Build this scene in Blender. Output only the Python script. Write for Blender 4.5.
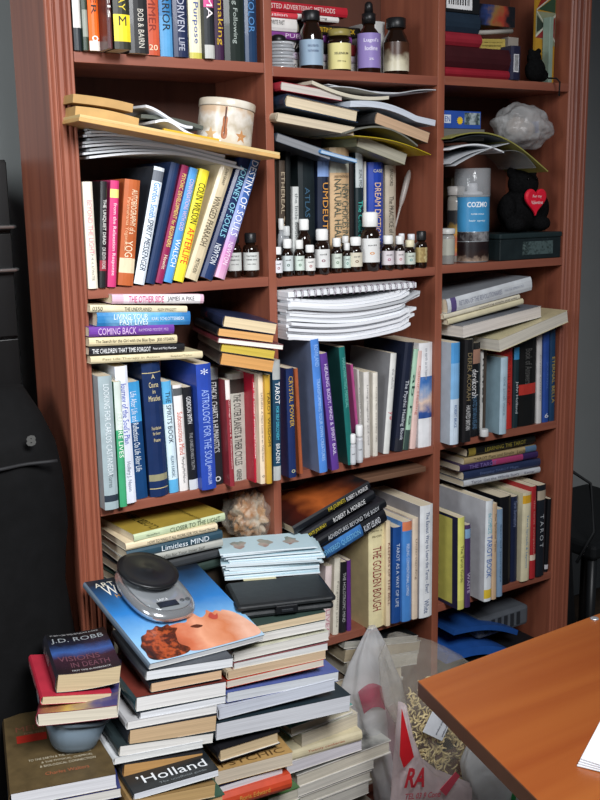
import bpy, bmesh, math, random
from mathutils import Vector, Matrix, Quaternion
random.seed(7)
R_ = math.radians
SC = bpy.context.scene
for o in list(bpy.data.objects): bpy.data.objects.remove(o, do_unlink=True)
COL = SC.collection
# ------------------------------------------------------------------ camera
FPX, RX, RO, RZ = 1003.682, 1.36887598, -0.0161995502, -0.562987779
CAMP = Vector((-0.58664487, -1.57489597, 1.33414179))
MC = Matrix.Rotation(RZ, 3, 'Z') @ Matrix.Rotation(RX, 3, 'X') @ Matrix.Rotation(RO, 3, 'Z')
cam_d = bpy.data.cameras.new('camera'); cam = bpy.data.objects.new('camera', cam_d); COL.objects.link(cam)
cam_d.sensor_width = 36; cam_d.sensor_fit = 'AUTO'; cam_d.lens = FPX * 36 / 800; cam_d.clip_start = .02
cam.matrix_world = Matrix.Translation(CAMP) @ MC.to_4x4()
SC.camera = cam
# ------------------------------------------------------------------ world, lights, exposure
w = bpy.data.worlds.new('room_air'); SC.world = w; w.use_nodes = True
w.node_tree.nodes['Background'].inputs[0].default_value = (.62, .72, .85, 1)
w.node_tree.nodes['Background'].inputs[1].default_value = .06
def area(name, loc, target, sx, sy, power, color, spread=180):
    d = bpy.data.lights.new(name, 'AREA'); d.shape = 'RECTANGLE'; d.size = sx; d.size_y = sy
    d.energy = power; d.color = color; d.spread = R_(spread)
    o = bpy.data.objects.new(name, d); COL.objects.link(o); o.location = loc
    o.rotation_euler = (Vector(target) - Vector(loc)).to_track_quat('-Z', 'Y').to_euler()
    return o
area('window_daylight', (-.12, -1.8, 2.2), (-.45, 0.0, .65),   .8, .7, 31, (.97, .98, 1.0), 112)
area('side_fill_light', (-1.5, -.9, 1.75), (-.3, .6, 1.5), .5, .8, 12.0, (.92, .97, 1.0), 140)  # soft fill lamp added to brighten the left wall and outer side panel
SC.view_settings.view_transform = 'Standard'; SC.view_settings.look = 'None'
SC.view_settings.gamma = 1; SC.view_settings.use_curve_mapping = False
SC.view_settings.exposure = 0.0
# ------------------------------------------------------------------ photo measurements to points of the room
def ray(px, py):
    return MC @ Vector(((px - 300) / FPX, (400 - py) / FPX, -1))
def atY(px, py, Y):
    d = ray(px, py); return CAMP + d * ((Y - CAMP.y) / d.y)
def atZ(px, py, Z):
    d = ray(px, py); return CAMP + d * ((Z - CAMP.z) / d.z)
def pix(P):
    q = MC.transposed() @ (Vector(P) - CAMP); return (300 + FPX * q.x / -q.z, 400 - FPX * q.y / -q.z)
# ------------------------------------------------------------------ materials
_m = {}
def lin(c):
    if isinstance(c, str):
        c = c.lstrip('#'); c = tuple(int(c[i:i+2], 16) / 255 for i in (0, 2, 4))
    return tuple((x / 12.92 if x <= .04045 else ((x + .055) / 1.055) ** 2.4) for x in c)
def nodes(name):
    m = bpy.data.materials.new(name); m.use_nodes = True
    return m, m.node_tree.nodes, m.node_tree.links, m.node_tree.nodes['Principled BSDF']
def ramp(n, stops):
    r = n.new('ShaderNodeValToRGB'); e = r.color_ramp.elements
    while len(e) < len(stops): e.new(.5)
    for k, (p, c) in enumerate(stops): e[k].position = p; e[k].color = (*c, 1)
    return r
def M(col, rough=.45, metal=0, noise=.10, scale=35, spec=.4, coat=0, bump=0):
    """plain coloured surface with a little procedural unevenness"""
    if not isinstance(col, str): return col
    key = (col, rough, metal, noise, scale, spec, coat, bump)
    if key in _m: return _m[key]
    m, n, l, b = nodes('surface_' + str(col).strip('#')); c = lin(col)
    tc = n.new('ShaderNodeTexCoord'); nz = n.new('ShaderNodeTexNoise')
    nz.inputs['Scale'].default_value = scale; nz.inputs['Detail'].default_value = 4
    l.new(tc.outputs['Object'], nz.inputs['Vector'])
    r = ramp(n, [(.3, tuple(x * (1 - noise) for x in c)), (.7, tuple(min(1, x * (1 + noise)) for x in c))])
    l.new(nz.outputs['Fac'], r.inputs[0]); l.new(r.outputs[0], b.inputs['Base Color'])
    b.inputs['Roughness'].default_value = rough; b.inputs['Metallic'].default_value = metal
    b.inputs['Specular IOR Level'].default_value = spec; b.inputs['Coat Weight'].default_value = coat
    if bump:
        bp = n.new('ShaderNodeBump'); bp.inputs['Strength'].default_value = bump; bp.inputs['Distance'].default_value = .002
        l.new(nz.outputs['Fac'], bp.inputs['Height']); l.new(bp.outputs[0], b.inputs['Normal'])
    _m[key] = m; return m
def pages(col):
    """paper edge: fine layered lines along the local thickness"""
    key = ('pages', col)
    if key in _m: return _m[key]
    m, n, l, b = nodes('paper_edge_' + col.strip('#')); c = lin(col)
    tc = n.new('ShaderNodeTexCoord'); mp = n.new('ShaderNodeMapping'); mp.inputs['Scale'].default_value = (6, 6, 900)
    nz = n.new('ShaderNodeTexNoise'); nz.inputs['Scale'].default_value = 1; nz.inputs['Detail'].default_value = 3
    l.new(tc.outputs['Object'], mp.inputs[0]); l.new(mp.outputs[0], nz.inputs['Vector'])
    r = ramp(n, [(.35, tuple(x * .80 for x in c)), (.62, c)])
    l.new(nz.outputs['Fac'], r.inputs[0]); l.new(r.outputs[0], b.inputs['Base Color'])
    b.inputs['Roughness'].default_value = .8; b.inputs['Specular IOR Level'].default_value = .15
    _m[key] = m; return m
def grad(cols, axis=1, lo=0., hi=.23, nscale=12, nstr=.12, rough=.35):
    """printed colour picture: bands of colour along one local axis, broken by noise"""
    key = ('grad', tuple(cols), axis, lo, hi, nscale, nstr)
    if key in _m: return _m[key]
    m, n, l, b = nodes('printed_picture')
    tc = n.new('ShaderNodeTexCoord'); sp = n.new('ShaderNodeSeparateXYZ'); l.new(tc.outputs['Object'], sp.inputs[0])
    mr = n.new('ShaderNodeMapRange'); mr.inputs[1].default_value = lo; mr.inputs[2].default_value = hi
    l.new(sp.outputs[axis], mr.inputs[0])
    nz = n.new('ShaderNodeTexNoise'); nz.inputs['Scale'].default_value = nscale; nz.inputs['Detail'].default_value = 5
    l.new(tc.outputs['Object'], nz.inputs['Vector'])
    ma = n.new('ShaderNodeMath'); ma.operation = 'MULTIPLY_ADD'; ma.inputs[1].default_value = nstr * 2
    l.new(nz.outputs['Fac'], ma.inputs[0])
    sb = n.new('ShaderNodeMath'); sb.operation = 'SUBTRACT'; sb.inputs[1].default_value = nstr
    l.new(mr.outputs[0], sb.inputs[0]); l.new(sb.outputs[0], ma.inputs[2])
    k = len(cols) - 1
    r = ramp(n, [(i / k, lin(c)) for i, c in enumerate(cols)])
    l.new(ma.outputs[0], r.inputs[0]); l.new(r.outputs[0], b.inputs['Base Color'])
    b.inputs['Roughness'].default_value = rough
    _m[key] = m; return m
def wood(name, dark, light, axis='Z', rough=.42, coat=.15, scale=1.0):
    m, n, l, b = nodes(name)
    tc = n.new('ShaderNodeTexCoord'); mp = n.new('ShaderNodeMapping')
    s = {'X': (1.2, 22, 22), 'Y': (22, 1.2, 22), 'Z': (22, 22, 1.2)}[axis]
    mp.inputs['Scale'].default_value = tuple(x * scale for x in s)
    l.new(tc.outputs['Object'], mp.inputs[0])
    nz = n.new('ShaderNodeTexNoise'); nz.inputs['Scale'].default_value = 2.0; nz.inputs['Detail'].default_value = 7
    nz.inputs['Distortion'].default_value = .6
    l.new(mp.outputs[0], nz.inputs['Vector'])
    r = ramp(n, [(.3, lin(dark)), (.5, tuple((a + c) / 2 for a, c in zip(lin(dark), lin(light)))), (.72, lin(light))])
    l.new(nz.outputs['Fac'], r.inputs[0]); l.new(r.outputs[0], b.inputs['Base Color'])
    b.inputs['Roughness'].default_value = rough; b.inputs['Coat Weight'].default_value = coat
    b.inputs['Coat Roughness'].default_value = .25
    return m
def clear(name, col, rough=.08, alpha=.35, trans=0.):
    m, n, l, b = nodes(name); b.inputs['Base Color'].default_value = (*lin(col), 1)
    b.inputs['Roughness'].default_value = rough; b.inputs['Alpha'].default_value = alpha
    b.inputs['Transmission Weight'].default_value = trans; b.inputs['Specular IOR Level'].default_value = .6
    return m
def film(name, col, alpha=.5, rough=.3, cscale=14):
    """thin crinkled plastic film"""
    m, n, l, b = nodes(name); c = lin(col)
    tc = n.new('ShaderNodeTexCoord'); nz = n.new('ShaderNodeTexNoise'); nz.inputs['Scale'].default_value = cscale
    nz.inputs['Detail'].default_value = 6; nz.inputs['Distortion'].default_value = 1.2
    l.new(tc.outputs['Object'], nz.inputs['Vector'])
    mr = n.new('ShaderNodeMapRange'); mr.inputs[1].default_value = .3; mr.inputs[2].default_value = .7
    mr.inputs[3].default_value = max(0, alpha - .15); mr.inputs[4].default_value = min(1, alpha + .15)
    l.new(nz.outputs['Fac'], mr.inputs[0])
    b.inputs['Base Color'].default_value = (*c, 1); b.inputs['Roughness'].default_value = rough
    # light passes through the film
    tr = n.new('ShaderNodeBsdfTranslucent'); tr.inputs[0].default_value = (*c, 1); tp = n.new('ShaderNodeBsdfTransparent')
    m1 = n.new('ShaderNodeMixShader'); m1.inputs[0].default_value = .35; m2 = n.new('ShaderNodeMixShader')
    out = n['Material Output']; l.new(b.outputs[0], m1.inputs[1]); l.new(tr.outputs[0], m1.inputs[2])
    l.new(mr.outputs[0], m2.inputs[0]); l.new(tp.outputs[0], m2.inputs[1]); l.new(m1.outputs[0], m2.inputs[2]); l.new(m2.outputs[0], out.inputs[0])
    bp = n.new('ShaderNodeBump'); bp.inputs['Strength'].default_value = .7; bp.inputs['Distance'].default_value = .012
    l.new(nz.outputs['Fac'], bp.inputs['Height']); l.new(bp.outputs[0], b.inputs['Normal'])
    return m
# ------------------------------------------------------------------ mesh helpers
def link(name, me, mats, parent=None, smooth=False):
    o = bpy.data.objects.new(name, me); COL.objects.link(o)
    for m in (mats if isinstance(mats, (list, tuple)) else [mats]):
        if m is not None and len(me.materials) < 20: me.materials.append(m)
    if parent is not None: o.parent = parent
    if smooth:
        for f in me.polygons: f.use_smooth = True
    return o
def mesh(name, V, F, mats, parent=None, smooth=False, idx=None):
    me = bpy.data.meshes.new(name); me.from_pydata([tuple(v) for v in V], [], F)
    if idx: 
        for f, i in zip(me.polygons, idx): f.material_index = i
    me.update()
    o = link(name, me, mats, parent, smooth); return o
def bmo(name, bm, mats, parent=None, smooth=False):
    me = bpy.data.meshes.new(name); bm.to_mesh(me); bm.free(); return link(name, me, mats, parent, smooth)
def boxv(bm, a, b, mi=0, bev=0):
    r = bmesh.ops.create_cube(bm, size=1)
    for v in r['verts']:
        v.co = Vector([a[i] + (v.co[i] + .5) * (b[i] - a[i]) for i in range(3)])
    fs = set(f for v in r['verts'] for f in v.link_faces)
    for f in fs: f.material_index = mi
    if bev:
        es = list(set(e for v in r['verts'] for e in v.link_edges))
        bmesh.ops.bevel(bm, geom=es, offset=bev, segments=2, affect='EDGES', profile=.5)
def box(name, a, b, m, parent=None, bev=0):
    bm = bmesh.new(); boxv(bm, a, b, 0, bev); return bmo(name, bm, m, parent)
def empty(name, loc=(0, 0, 0), mat=None):
    o = bpy.data.objects.new(name, None); COL.objects.link(o); o.empty_display_size = .02
    if mat is not None: o.matrix_world = mat
    else: o.location = loc
    return o
_labels = {}
def tag(o, label, cat, group=None, kind=None):
    o['label'] = label; o['category'] = cat
    if group: o['group'] = group
    if kind: o['kind'] = kind
    return o
def struct(o): o['kind'] = 'structure'; return o
def lathe(name, prof, m, parent=None, seg=28, loc=(0, 0, 0), smooth=True, sx=1, sy=1):
    V = []; F = []
    for r, z in prof:
        for k in range(seg):
            a = 2 * math.pi * k / seg; V.append((loc[0] + r * sx * math.cos(a), loc[1] + r * sy * math.sin(a), loc[2] + z))
    for i in range(len(prof) - 1):
        for k in range(seg):
            F.append((i * seg + k, i * seg + (k + 1) % seg, (i + 1) * seg + (k + 1) % seg, (i + 1) * seg + k))
    F.append(tuple(range(seg))[::-1]); F.append(tuple((len(prof) - 1) * seg + k for k in range(seg)))
    o = mesh(name, V, F, m, parent)
    for f in o.data.polygons: f.use_smooth = smooth and len(f.vertices) == 4
    return o
def tube(name, pts, r, m, parent=None, seg=8, closed=False):
    pts = [Vector(p) for p in pts]; V = []; F = []; n = len(pts)
    for i, p in enumerate(pts):
        t = (pts[min(i + 1, n - 1)] - pts[max(i - 1, 0)]).normalized()
        u = t.cross(Vector((0, 0, 1)));
        if u.length < 1e-3: u = t.cross(Vector((0, 1, 0)))
        u.normalize(); v = t.cross(u); rr = r[i] if isinstance(r, (list, tuple)) else r
        for k in range(seg):
            a = 2 * math.pi * k / seg; V.append(p + u * rr * math.cos(a) + v * rr * math.sin(a))
    for i in range(n - 1):
        for k in range(seg): F.append((i * seg + k, (i + 1) * seg + k, (i + 1) * seg + (k + 1) % seg, i * seg + (k + 1) % seg))
    F.append(tuple(range(seg))); F.append(tuple((n - 1) * seg + k for k in range(seg))[::-1])
    return mesh(name, V, F, m, parent, True)
def slab(name, w, d, t, f, m, parent=None, nx=14, ny=10, smooth=True, extra=None):
    """sheet or pad w x d, thickness t, bent by f(x,y)"""
    V = []; F = []
    for s in (0, 1):
        for j in range(ny + 1):
            for i in range(nx + 1):
                x = w * i / nx; y = d * j / ny; V.append((x, y, f(x, y) + s * t))
    N = (nx + 1) * (ny + 1); q = lambda i, j: j * (nx + 1) + i
    for j in range(ny):
        for i in range(nx):
            F.append((q(i, j), q(i, j + 1), q(i + 1, j + 1), q(i + 1, j)))
            F.append((N + q(i, j), N + q(i + 1, j), N + q(i + 1, j + 1), N + q(i, j + 1)))
    for i in range(nx):
        F.append((q(i, 0), q(i + 1, 0), N + q(i + 1, 0), N + q(i, 0))); F.append((q(i + 1, ny), q(i, ny), N + q(i, ny), N + q(i + 1, ny)))
    for j in range(ny):
        F.append((q(0, j + 1), q(0, j), N + q(0, j), N + q(0, j + 1))); F.append((q(nx, j), q(nx, j + 1), N + q(nx, j + 1), N + q(nx, j)))
    return mesh(name, V, F, m, parent)
_tx = {}
def textmesh(s, bold=0.0, shear=0):
    k = (s, bold, shear)
    if k not in _tx:
        cu = bpy.data.curves.new('lettering', 'FONT'); cu.body = s; cu.size = 1; cu.offset = bold; cu.shear = shear
        cu.resolution_u = 2
        ob = bpy.data.objects.new('lettering', cu); COL.objects.link(ob)
        dg = bpy.context.evaluated_depsgraph_get(); dg.update()
        me = bpy.data.meshes.new_from_object(ob.evaluated_get(dg))
        bpy.data.objects.remove(ob, do_unlink=True)
        me.materials.clear()
        xs = [v.co.x for v in me.vertices] or [0]; ys = [v.co.y for v in me.vertices] or [0]
        _tx[k] = (me, min(xs), max(xs), min(ys), max(ys))
    return _tx[k]
def text(s, parent, centre, ex, up, L, h, col, bold=.0, name='spine_title', shear=0, rough=.5, fn=None, metal=0):
    """flat lettering: centre, reading direction, up direction, length, height"""
    me0, x0, x1, y0, y1 = textmesh(s, bold, shear); me = me0.copy()
    ex = Vector(ex); up = Vector(up); nrm = ex.cross(up); centre = Vector(centre)
    sx = L / max(x1 - x0, 1e-4); sy = h / max(y1 - y0, 1e-4)
    for v in me.vertices:
        p = centre + ex * ((v.co.x - (x0 + x1) / 2) * sx) + up * ((v.co.y - (y0 + y1) / 2) * sy) + nrm * .0004
        if fn: p = fn(p)
        v.co = p
    return link(name, me, M(col, rough, noise=.03, metal=metal), parent)
# ------------------------------------------------------------------ the book
CREAM, WHITE, TAN = '#e6d8bd', '#e9e6e0', '#c9a678'
def book(mat, W, H, T, col, page=CREAM, hard=False, texts=(), bands=(), back=None, front=None, warp=None,
         edge=None, ctexts=(), name='book', spine=None, backpanel=None):
    """local frame: x from spine to fore edge, y from tail to head, z from back board to front board"""
    root = empty(name, mat=mat)
    c = .0022 if hard else .0009; ins = .003 if hard else .0006
    bulge = min(.2 * T, .005) if hard else min(.08 * T, .0015)
    nx = 8 if warp else 1; ns = 4
    ring_o = [(W, T)] + [(W - (W - .0015) * i / nx, T) for i in range(1, nx + 1)]
    ring_o += [(-bulge * math.sin(math.pi * i / ns) , T - T * i / ns) for i in range(1, ns)]
    ring_o += [(.0015 + (W - .0015) * i / nx, 0) for i in range(0, nx + 1)]
    def inner(x, z): 
        if z >= T - 1e-6: return (x if x > .002 else .0025, T - c)
        if z <= 1e-6: return (x if x > .002 else .0025, c)
        return (x + c * 1.2, min(max(z, c), T - c))
    ring_i = [inner(x, z) for x, z in ring_o]
    ys = {0., 1.}
    if warp:
        for k in range(1, 6): ys.add(k / 6)
    for a, b2, _ in bands: ys.add(round(a, 4)); ys.add(round(b2, 4))
    ys = sorted(ys); V = []; F = []; I = []; n = len(ring_o)
    wf = warp or (lambda x, y: 0)
    for y in ys:
        for (x, z) in ring_o: V.append((x, y * H, z + wf(x / W, y)))
        for (x, z) in ring_i: V.append((x, y * H, z + wf(x / W, y)))
    mats = [M(spine or col, .38, coat=.1)]; mats.append(M(back, .4) if isinstance(back, str) else (back or mats[0]))
    mats.append(M(front, .35) if isinstance(front, str) else (front or M(col, .38, coat=.1)))
    mats.append(M(edge or '#d8d4cc', .6))
    if not isinstance(spine or col, str): mats[0] = spine or col
    for _, _, bc in bands: mats.append(M(bc, .38) if isinstance(bc, str) else bc)
    st = 2 * n
    for j in range(len(ys) - 1):
        ym = (ys[j] + ys[j + 1]) / 2
        for i in range(n - 1):
            mi = 2 if i < nx else (0 if i < nx + ns else 1)
            if mi == 0:
                for bi, (a, b2, _) in enumerate(bands):
                    if a <= ym <= b2: mi = 4 + bi
            F.append((j * st + i, (j + 1) * st + i, (j + 1) * st + i + 1, j * st + i + 1)); I.append(mi)
            F.append((j * st + n + i, j * st + n + i + 1, (j + 1) * st + n + i + 1, (j + 1) * st + n + i)); I.append(3)
        for i in (0, n - 1):
            q = (j * st + i, j * st + n + i, (j + 1) * st + n + i, (j + 1) * st + i)
            F.append(q if i == 0 else q[::-1]); I.append(3)
    for j, fl in ((0, 0), (len(ys) - 1, 1)):
        for i in range(n - 1):
            q = (j * st + i, j * st + i + 1, j * st + n + i + 1, j * st + n + i); F.append(q[::-1] if fl else q); I.append(0)
    cv = mesh('cover', V, F, mats, root, idx=I)
    # page block
    x0 = .0027; x1 = W - ins - (0 if hard else .0003); V = []; F = []
    yy = [k / 6 for k in range(7)] if warp else [0, 1]
    xx = [k / 8 for k in range(9)] if warp else [0, 1]
    for s in (0, 1):
        for b2 in yy:
            for a in xx:
                V.append((x0 + (x1 - x0) * a, ins + (H - 2 * ins) * b2, (c if s == 0 else T - c) + wf((x0 + (x1 - x0) * a) / W, b2)))
    A = len(xx); B = len(yy); N = A * B; q = lambda i, j: j * A + i
    for j in range(B - 1):
        for i in range(A - 1):
            F.append((q(i, j), q(i, j + 1), q(i + 1, j + 1), q(i + 1, j))); F.append((N + q(i, j), N + q(i + 1, j), N + q(i + 1, j + 1), N + q(i, j + 1)))
    for i in range(A - 1):
        F.append((q(i, 0), q(i + 1, 0), N + q(i + 1, 0), N + q(i, 0))); F.append((q(i + 1, B - 1), q(i, B - 1), N + q(i, B - 1), N + q(i + 1, B - 1)))
    for j in range(B - 1):
        F.append((q(0, j + 1), q(0, j), N + q(0, j), N + q(0, j + 1))); F.append((q(A - 1, j), q(A - 1, j + 1), N + q(A - 1, j + 1), N + q(A - 1, j)))
    mesh('page_block', V, F, pages(page), root)
    # lettering: (string, centre 0..1 from head, length fraction of H, height fraction of T, colour)
    for t in texts:
        s, cen, lf, hf, tc = t[:5]; sh = t[5] if len(t) > 5 else 0; off = t[6] if len(t) > 6 else 0
        if lf < 0:    # upright across the spine
            text(s, cv, (-bulge - .0002, H * (1 - cen), T / 2), (0, 0, 1), (0, 1, 0), T * -lf, T * hf, tc, shear=sh)
            continue
        text(s, cv, (-bulge - .0002, H * (1 - cen), T * (.5 + off)), (0, -1, 0), (0, 0, 1), H * lf, T * hf, tc, shear=sh)
    for t in ctexts:   # on the front board: string, x frac, y frac, length frac of W, height m, colour
        s, fx, fy, lf, hh, tc = t[:6]
        text(s, cv, (W * fx, H * fy, T), (1, 0, 0), (0, 1, 0), W * lf, hh, tc, name='cover_title',
             fn=(lambda p: Vector((p.x, p.y, p.z + wf(min(1, max(0, p.x / W)), min(1, max(0, p.y / H)))))))
    if backpanel:
        pc, pa_, pb2 = backpanel
        mesh('back_panel_print', [(W * pa_ + .004, H * .04, -.0003), (W * pb2, H * .04, -.0003), (W * pb2, H * .97, -.0003), (W * pa_ + .004, H * .97, -.0003)], [(0, 3, 2, 1)], M(pc, .4), cv)
    root['_sz'] = T
    return root
def frame(o, ex, ey, ez):
    return Matrix(((ex.x, ey.x, ez.x, o.x), (ex.y, ey.y, ez.y, o.y), (ex.z, ey.z, ez.z, o.z), (0, 0, 0, 1)))
X, Y_, Z = Vector((1, 0, 0)), Vector((0, 1, 0)), Vector((0, 0, 1))
# ================================================================== THE ROOM
SH = .017                                                        # shelf board thickness
PX = {'Lo': -.043, 'Li': 0., 'P1l': .3453, 'P1r': .3618, 'P2l': .7366, 'P2r': .754, 'Ri': 1.10, 'Ro': 1.161}
BAY = {1: (0., .3453), 2: (.3618, .7366), 3: (.754, 1.10)}
SZ = {1: {1: 1.5428, 2: 1.5382, 3: 1.540}, 2: {1: 1.1715, 2: 1.1694, 3: 1.172},
      3: {1: .7985, 2: .7968, 3: .802}, 4: {1: .446, 2: .436, 3: .438}, 5: {1: .07, 2: .07, 3: .07}}
DEP = .19
wall_m = M('#a6a9a8', .9, noise=.03, scale=8, spec=.1)
struct(box('wall_back', (-1.6, .62, 0), (2.6, .72, 2.7), wall_m))
struct(box('floor', (-1.6, -3.2, -.05), (2.6, .72, 0), wood('floor_boards', '#4a3a2c', '#6a5440', 'X')))
cherry = wood('cherry_laminate_upright', '#7c4434', '#985942', 'Z', .45, .1)
cherryx = wood('cherry_laminate_shelf', '#7c4536', '#985b47', 'X', .42, .15)
bc = empty('bookcase', (-.043, 0, 0)); tag(bc, 'tall cherry wood bookcase with fluted side pilasters and three bays of shelves', 'bookcase')
def part(name, a, b, m, bev=0):
    o = box(name, a, b, m, bc, bev); o.location = (.043, 0, 0); return o
part('side_panel', (-.036, .0105, 0), (-.001, DEP, 2.32), cherry)
part('side_panel', (1.1002, .0105, 0), (1.150, DEP, 2.32), cherry)
part('divider', (.3453, .0, .087), (.3618, DEP - .005, 2.298), cherry, .0008)
part('divider', (.7366, .0, .087), (.754, DEP - .005, 2.298), cherry, .0008)
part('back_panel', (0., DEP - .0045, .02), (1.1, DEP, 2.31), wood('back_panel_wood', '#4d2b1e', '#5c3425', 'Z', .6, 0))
part('top_board', (-.06, -.015, 2.3205), (1.178, DEP + .005, 2.345), cherryx, .002)
part('plinth', (0.0, .02, 0), (1.1, .036, .069), cherryx)
for b_, (x0, x1) in BAY.items():
    for r_ in SZ:
        part('shelf', (x0 + .0003, .001, SZ[r_][b_]), (x1 - .0003, DEP - .005, SZ[r_][b_] + SH), cherryx, .0008)
part('shelf', (0, .001, 2.300), (1.1, DEP - .005, 2.318), cherryx)
def pilaster(xa, xb):
    n = 40; W = xb - xa; prof = []
    for i in range(n + 1):
        u = i / n; d = 0
        for c0, hw, dp in ((.14, .05, .0035), (.33, .07, .005), (.62, .07, .005), (.83, .05, .0035)):
            if abs(u - c0) < hw: d = max(d, dp * math.cos((u - c0) / hw * math.pi / 2))
        if u < .04: d = max(d, .003 * (1 - u / .04))
        if u > .96: d = max(d, .003 * (u - .96) / .04)
        prof.append((xa + W * u, d))
    V = []; F = []
    for z in (0, 2.32):
        for x, d in prof: V.append((x, d - .001, z))
        V.append((xb, .010, z)); V.append((xa, .010, z))
    k = n + 3
    for i in range(k): F.append((i, (i + 1) % k, k + (i + 1) % k, k + i))
    F.append(tuple(range(k))[::-1]); F.append(tuple(range(k, 2 * k)))
    o = mesh('pilaster', V, F, cherry, bc); o.location = (.043, 0, 0)
pilaster(-.043, 0.); pilaster(1.10, 1.161)
# ================================================================== STANDING BOOKS
ORD = ['leftmost', 'second', 'third', 'fourth', 'fifth', 'sixth', 'seventh', 'eighth', 'ninth', 'tenth', 'eleventh', 'twelfth',
       'thirteenth', 'fourteenth', 'fifteenth', 'sixteenth', 'seventeenth']
BN = {1: 'left', 2: 'middle', 3: 'right'}
SN = {1: 'top', 2: 'second', 3: 'third', 4: 'fourth', 5: 'bottom'}
def label_row(desc, i, n, bay, row):
    if i == 0: p = 'leftmost standing in %s bay, %s visible shelf' % (BN[bay], SN[row])
    elif i == n - 1: p = 'rightmost standing in %s bay, %s visible shelf' % (BN[bay], SN[row])
    else: p = '%s from left in %s bay, %s visible shelf' % (ORD[i], BN[bay], SN[row])
    return desc + ', ' + p
def standing(row, bay, specs, Yd=None, slope=None):
    zs = SZ[row][bay] + SH + .0002; n = len(specs); items = []
    for i, s in enumerate(specs):
        xb0, xb1, yb, xt0, yt, dep, col, desc = s[:8]; kw = dict(s[8]) if len(s) > 8 else {}
        Y = kw.pop('Y', None)
        if Y is None:
            if Yd is not None: Y = Yd
            else:
                # protrusion from how far the spine foot drops below the shelf's front top edge
                P0 = atY(xb0, yb, 0); a = pix((P0.x, 0, zs)); b2 = pix((P0.x, -.05, zs))
                Y = max(-.045, min(.006, -.05 * (yb - a[1]) / (b2[1] - a[1])))
        h_over = kw.pop('H', None)
        A = atY(xb0, yb, Y); B = atY(xb1, yb, Y); C = atY(xt0, yt, Y)
        d = C - A; d.y = 0; H = h_over or d.length; ang = math.atan2(d.x, d.z) if not kw.pop('up', False) else 0
        if abs(ang) < .012: ang = 0
        items.append([A.x, B.x, Y, H, ang, dep, col, desc, kw])
    lo, hi = BAY[bay][0] + .0006, BAY[bay][1] - .0008
    # small measuring errors: squeeze the row so that it fits between the uprights
    first = min(max(items[0][0], lo), items[0][0] if items[0][0] > lo else lo)
    last = items[-1]; endx = last[1] + max(0, last[3] * math.sin(last[4])); base = items[0][0]
    shift = max(0, lo - base); k = 1.0
    if endx + shift > hi: k = (hi - base - shift) / (endx - base)
    prev = lo
    for i, (x0, x1, Y, H, ang, dep, col, desc, kw) in enumerate(items):
        x0 = base + shift + (x0 - base) * k; x1 = base + shift + (x1 - base) * k
        if x0 < prev + .0002:
            x0 = prev + .0002
        elif i and items[i - 1][2] < Y - .012 and x0 - prev < .045 and ang > -.05:
            x0 = max(prev + .0002, x1 - .034)      # its left edge is hidden behind the neighbour that sticks out
        x1 = max(x1, x0 + .0045)
        T = (x1 - x0) * math.cos(ang) - .0004
        # keep clear of the previous leaning neighbour
        if i and items[i - 1][4] > ang + .01 and items[i-1][4] > 0:
            pass
        ez = Vector((math.cos(ang), 0, -math.sin(ang))); ey = Vector((math.sin(ang), 0, math.cos(ang)))
        o = Vector((x0 + .0001, Y, zs))
        if ang > 0: o.z += T * math.sin(ang)
        prev = x0 + T * math.cos(ang)
        if Y + dep > DEP - .006: dep = DEP - .0065 - Y
        bk = book(frame(o, Y_, ey, ez), dep, H, T, col, **kw)
        tag(bk, label_row(desc, i, n, bay, row), 'book', 'books standing on the %s shelf, %s bay' % (SN[row], BN[bay]))
bk = dict
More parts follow.
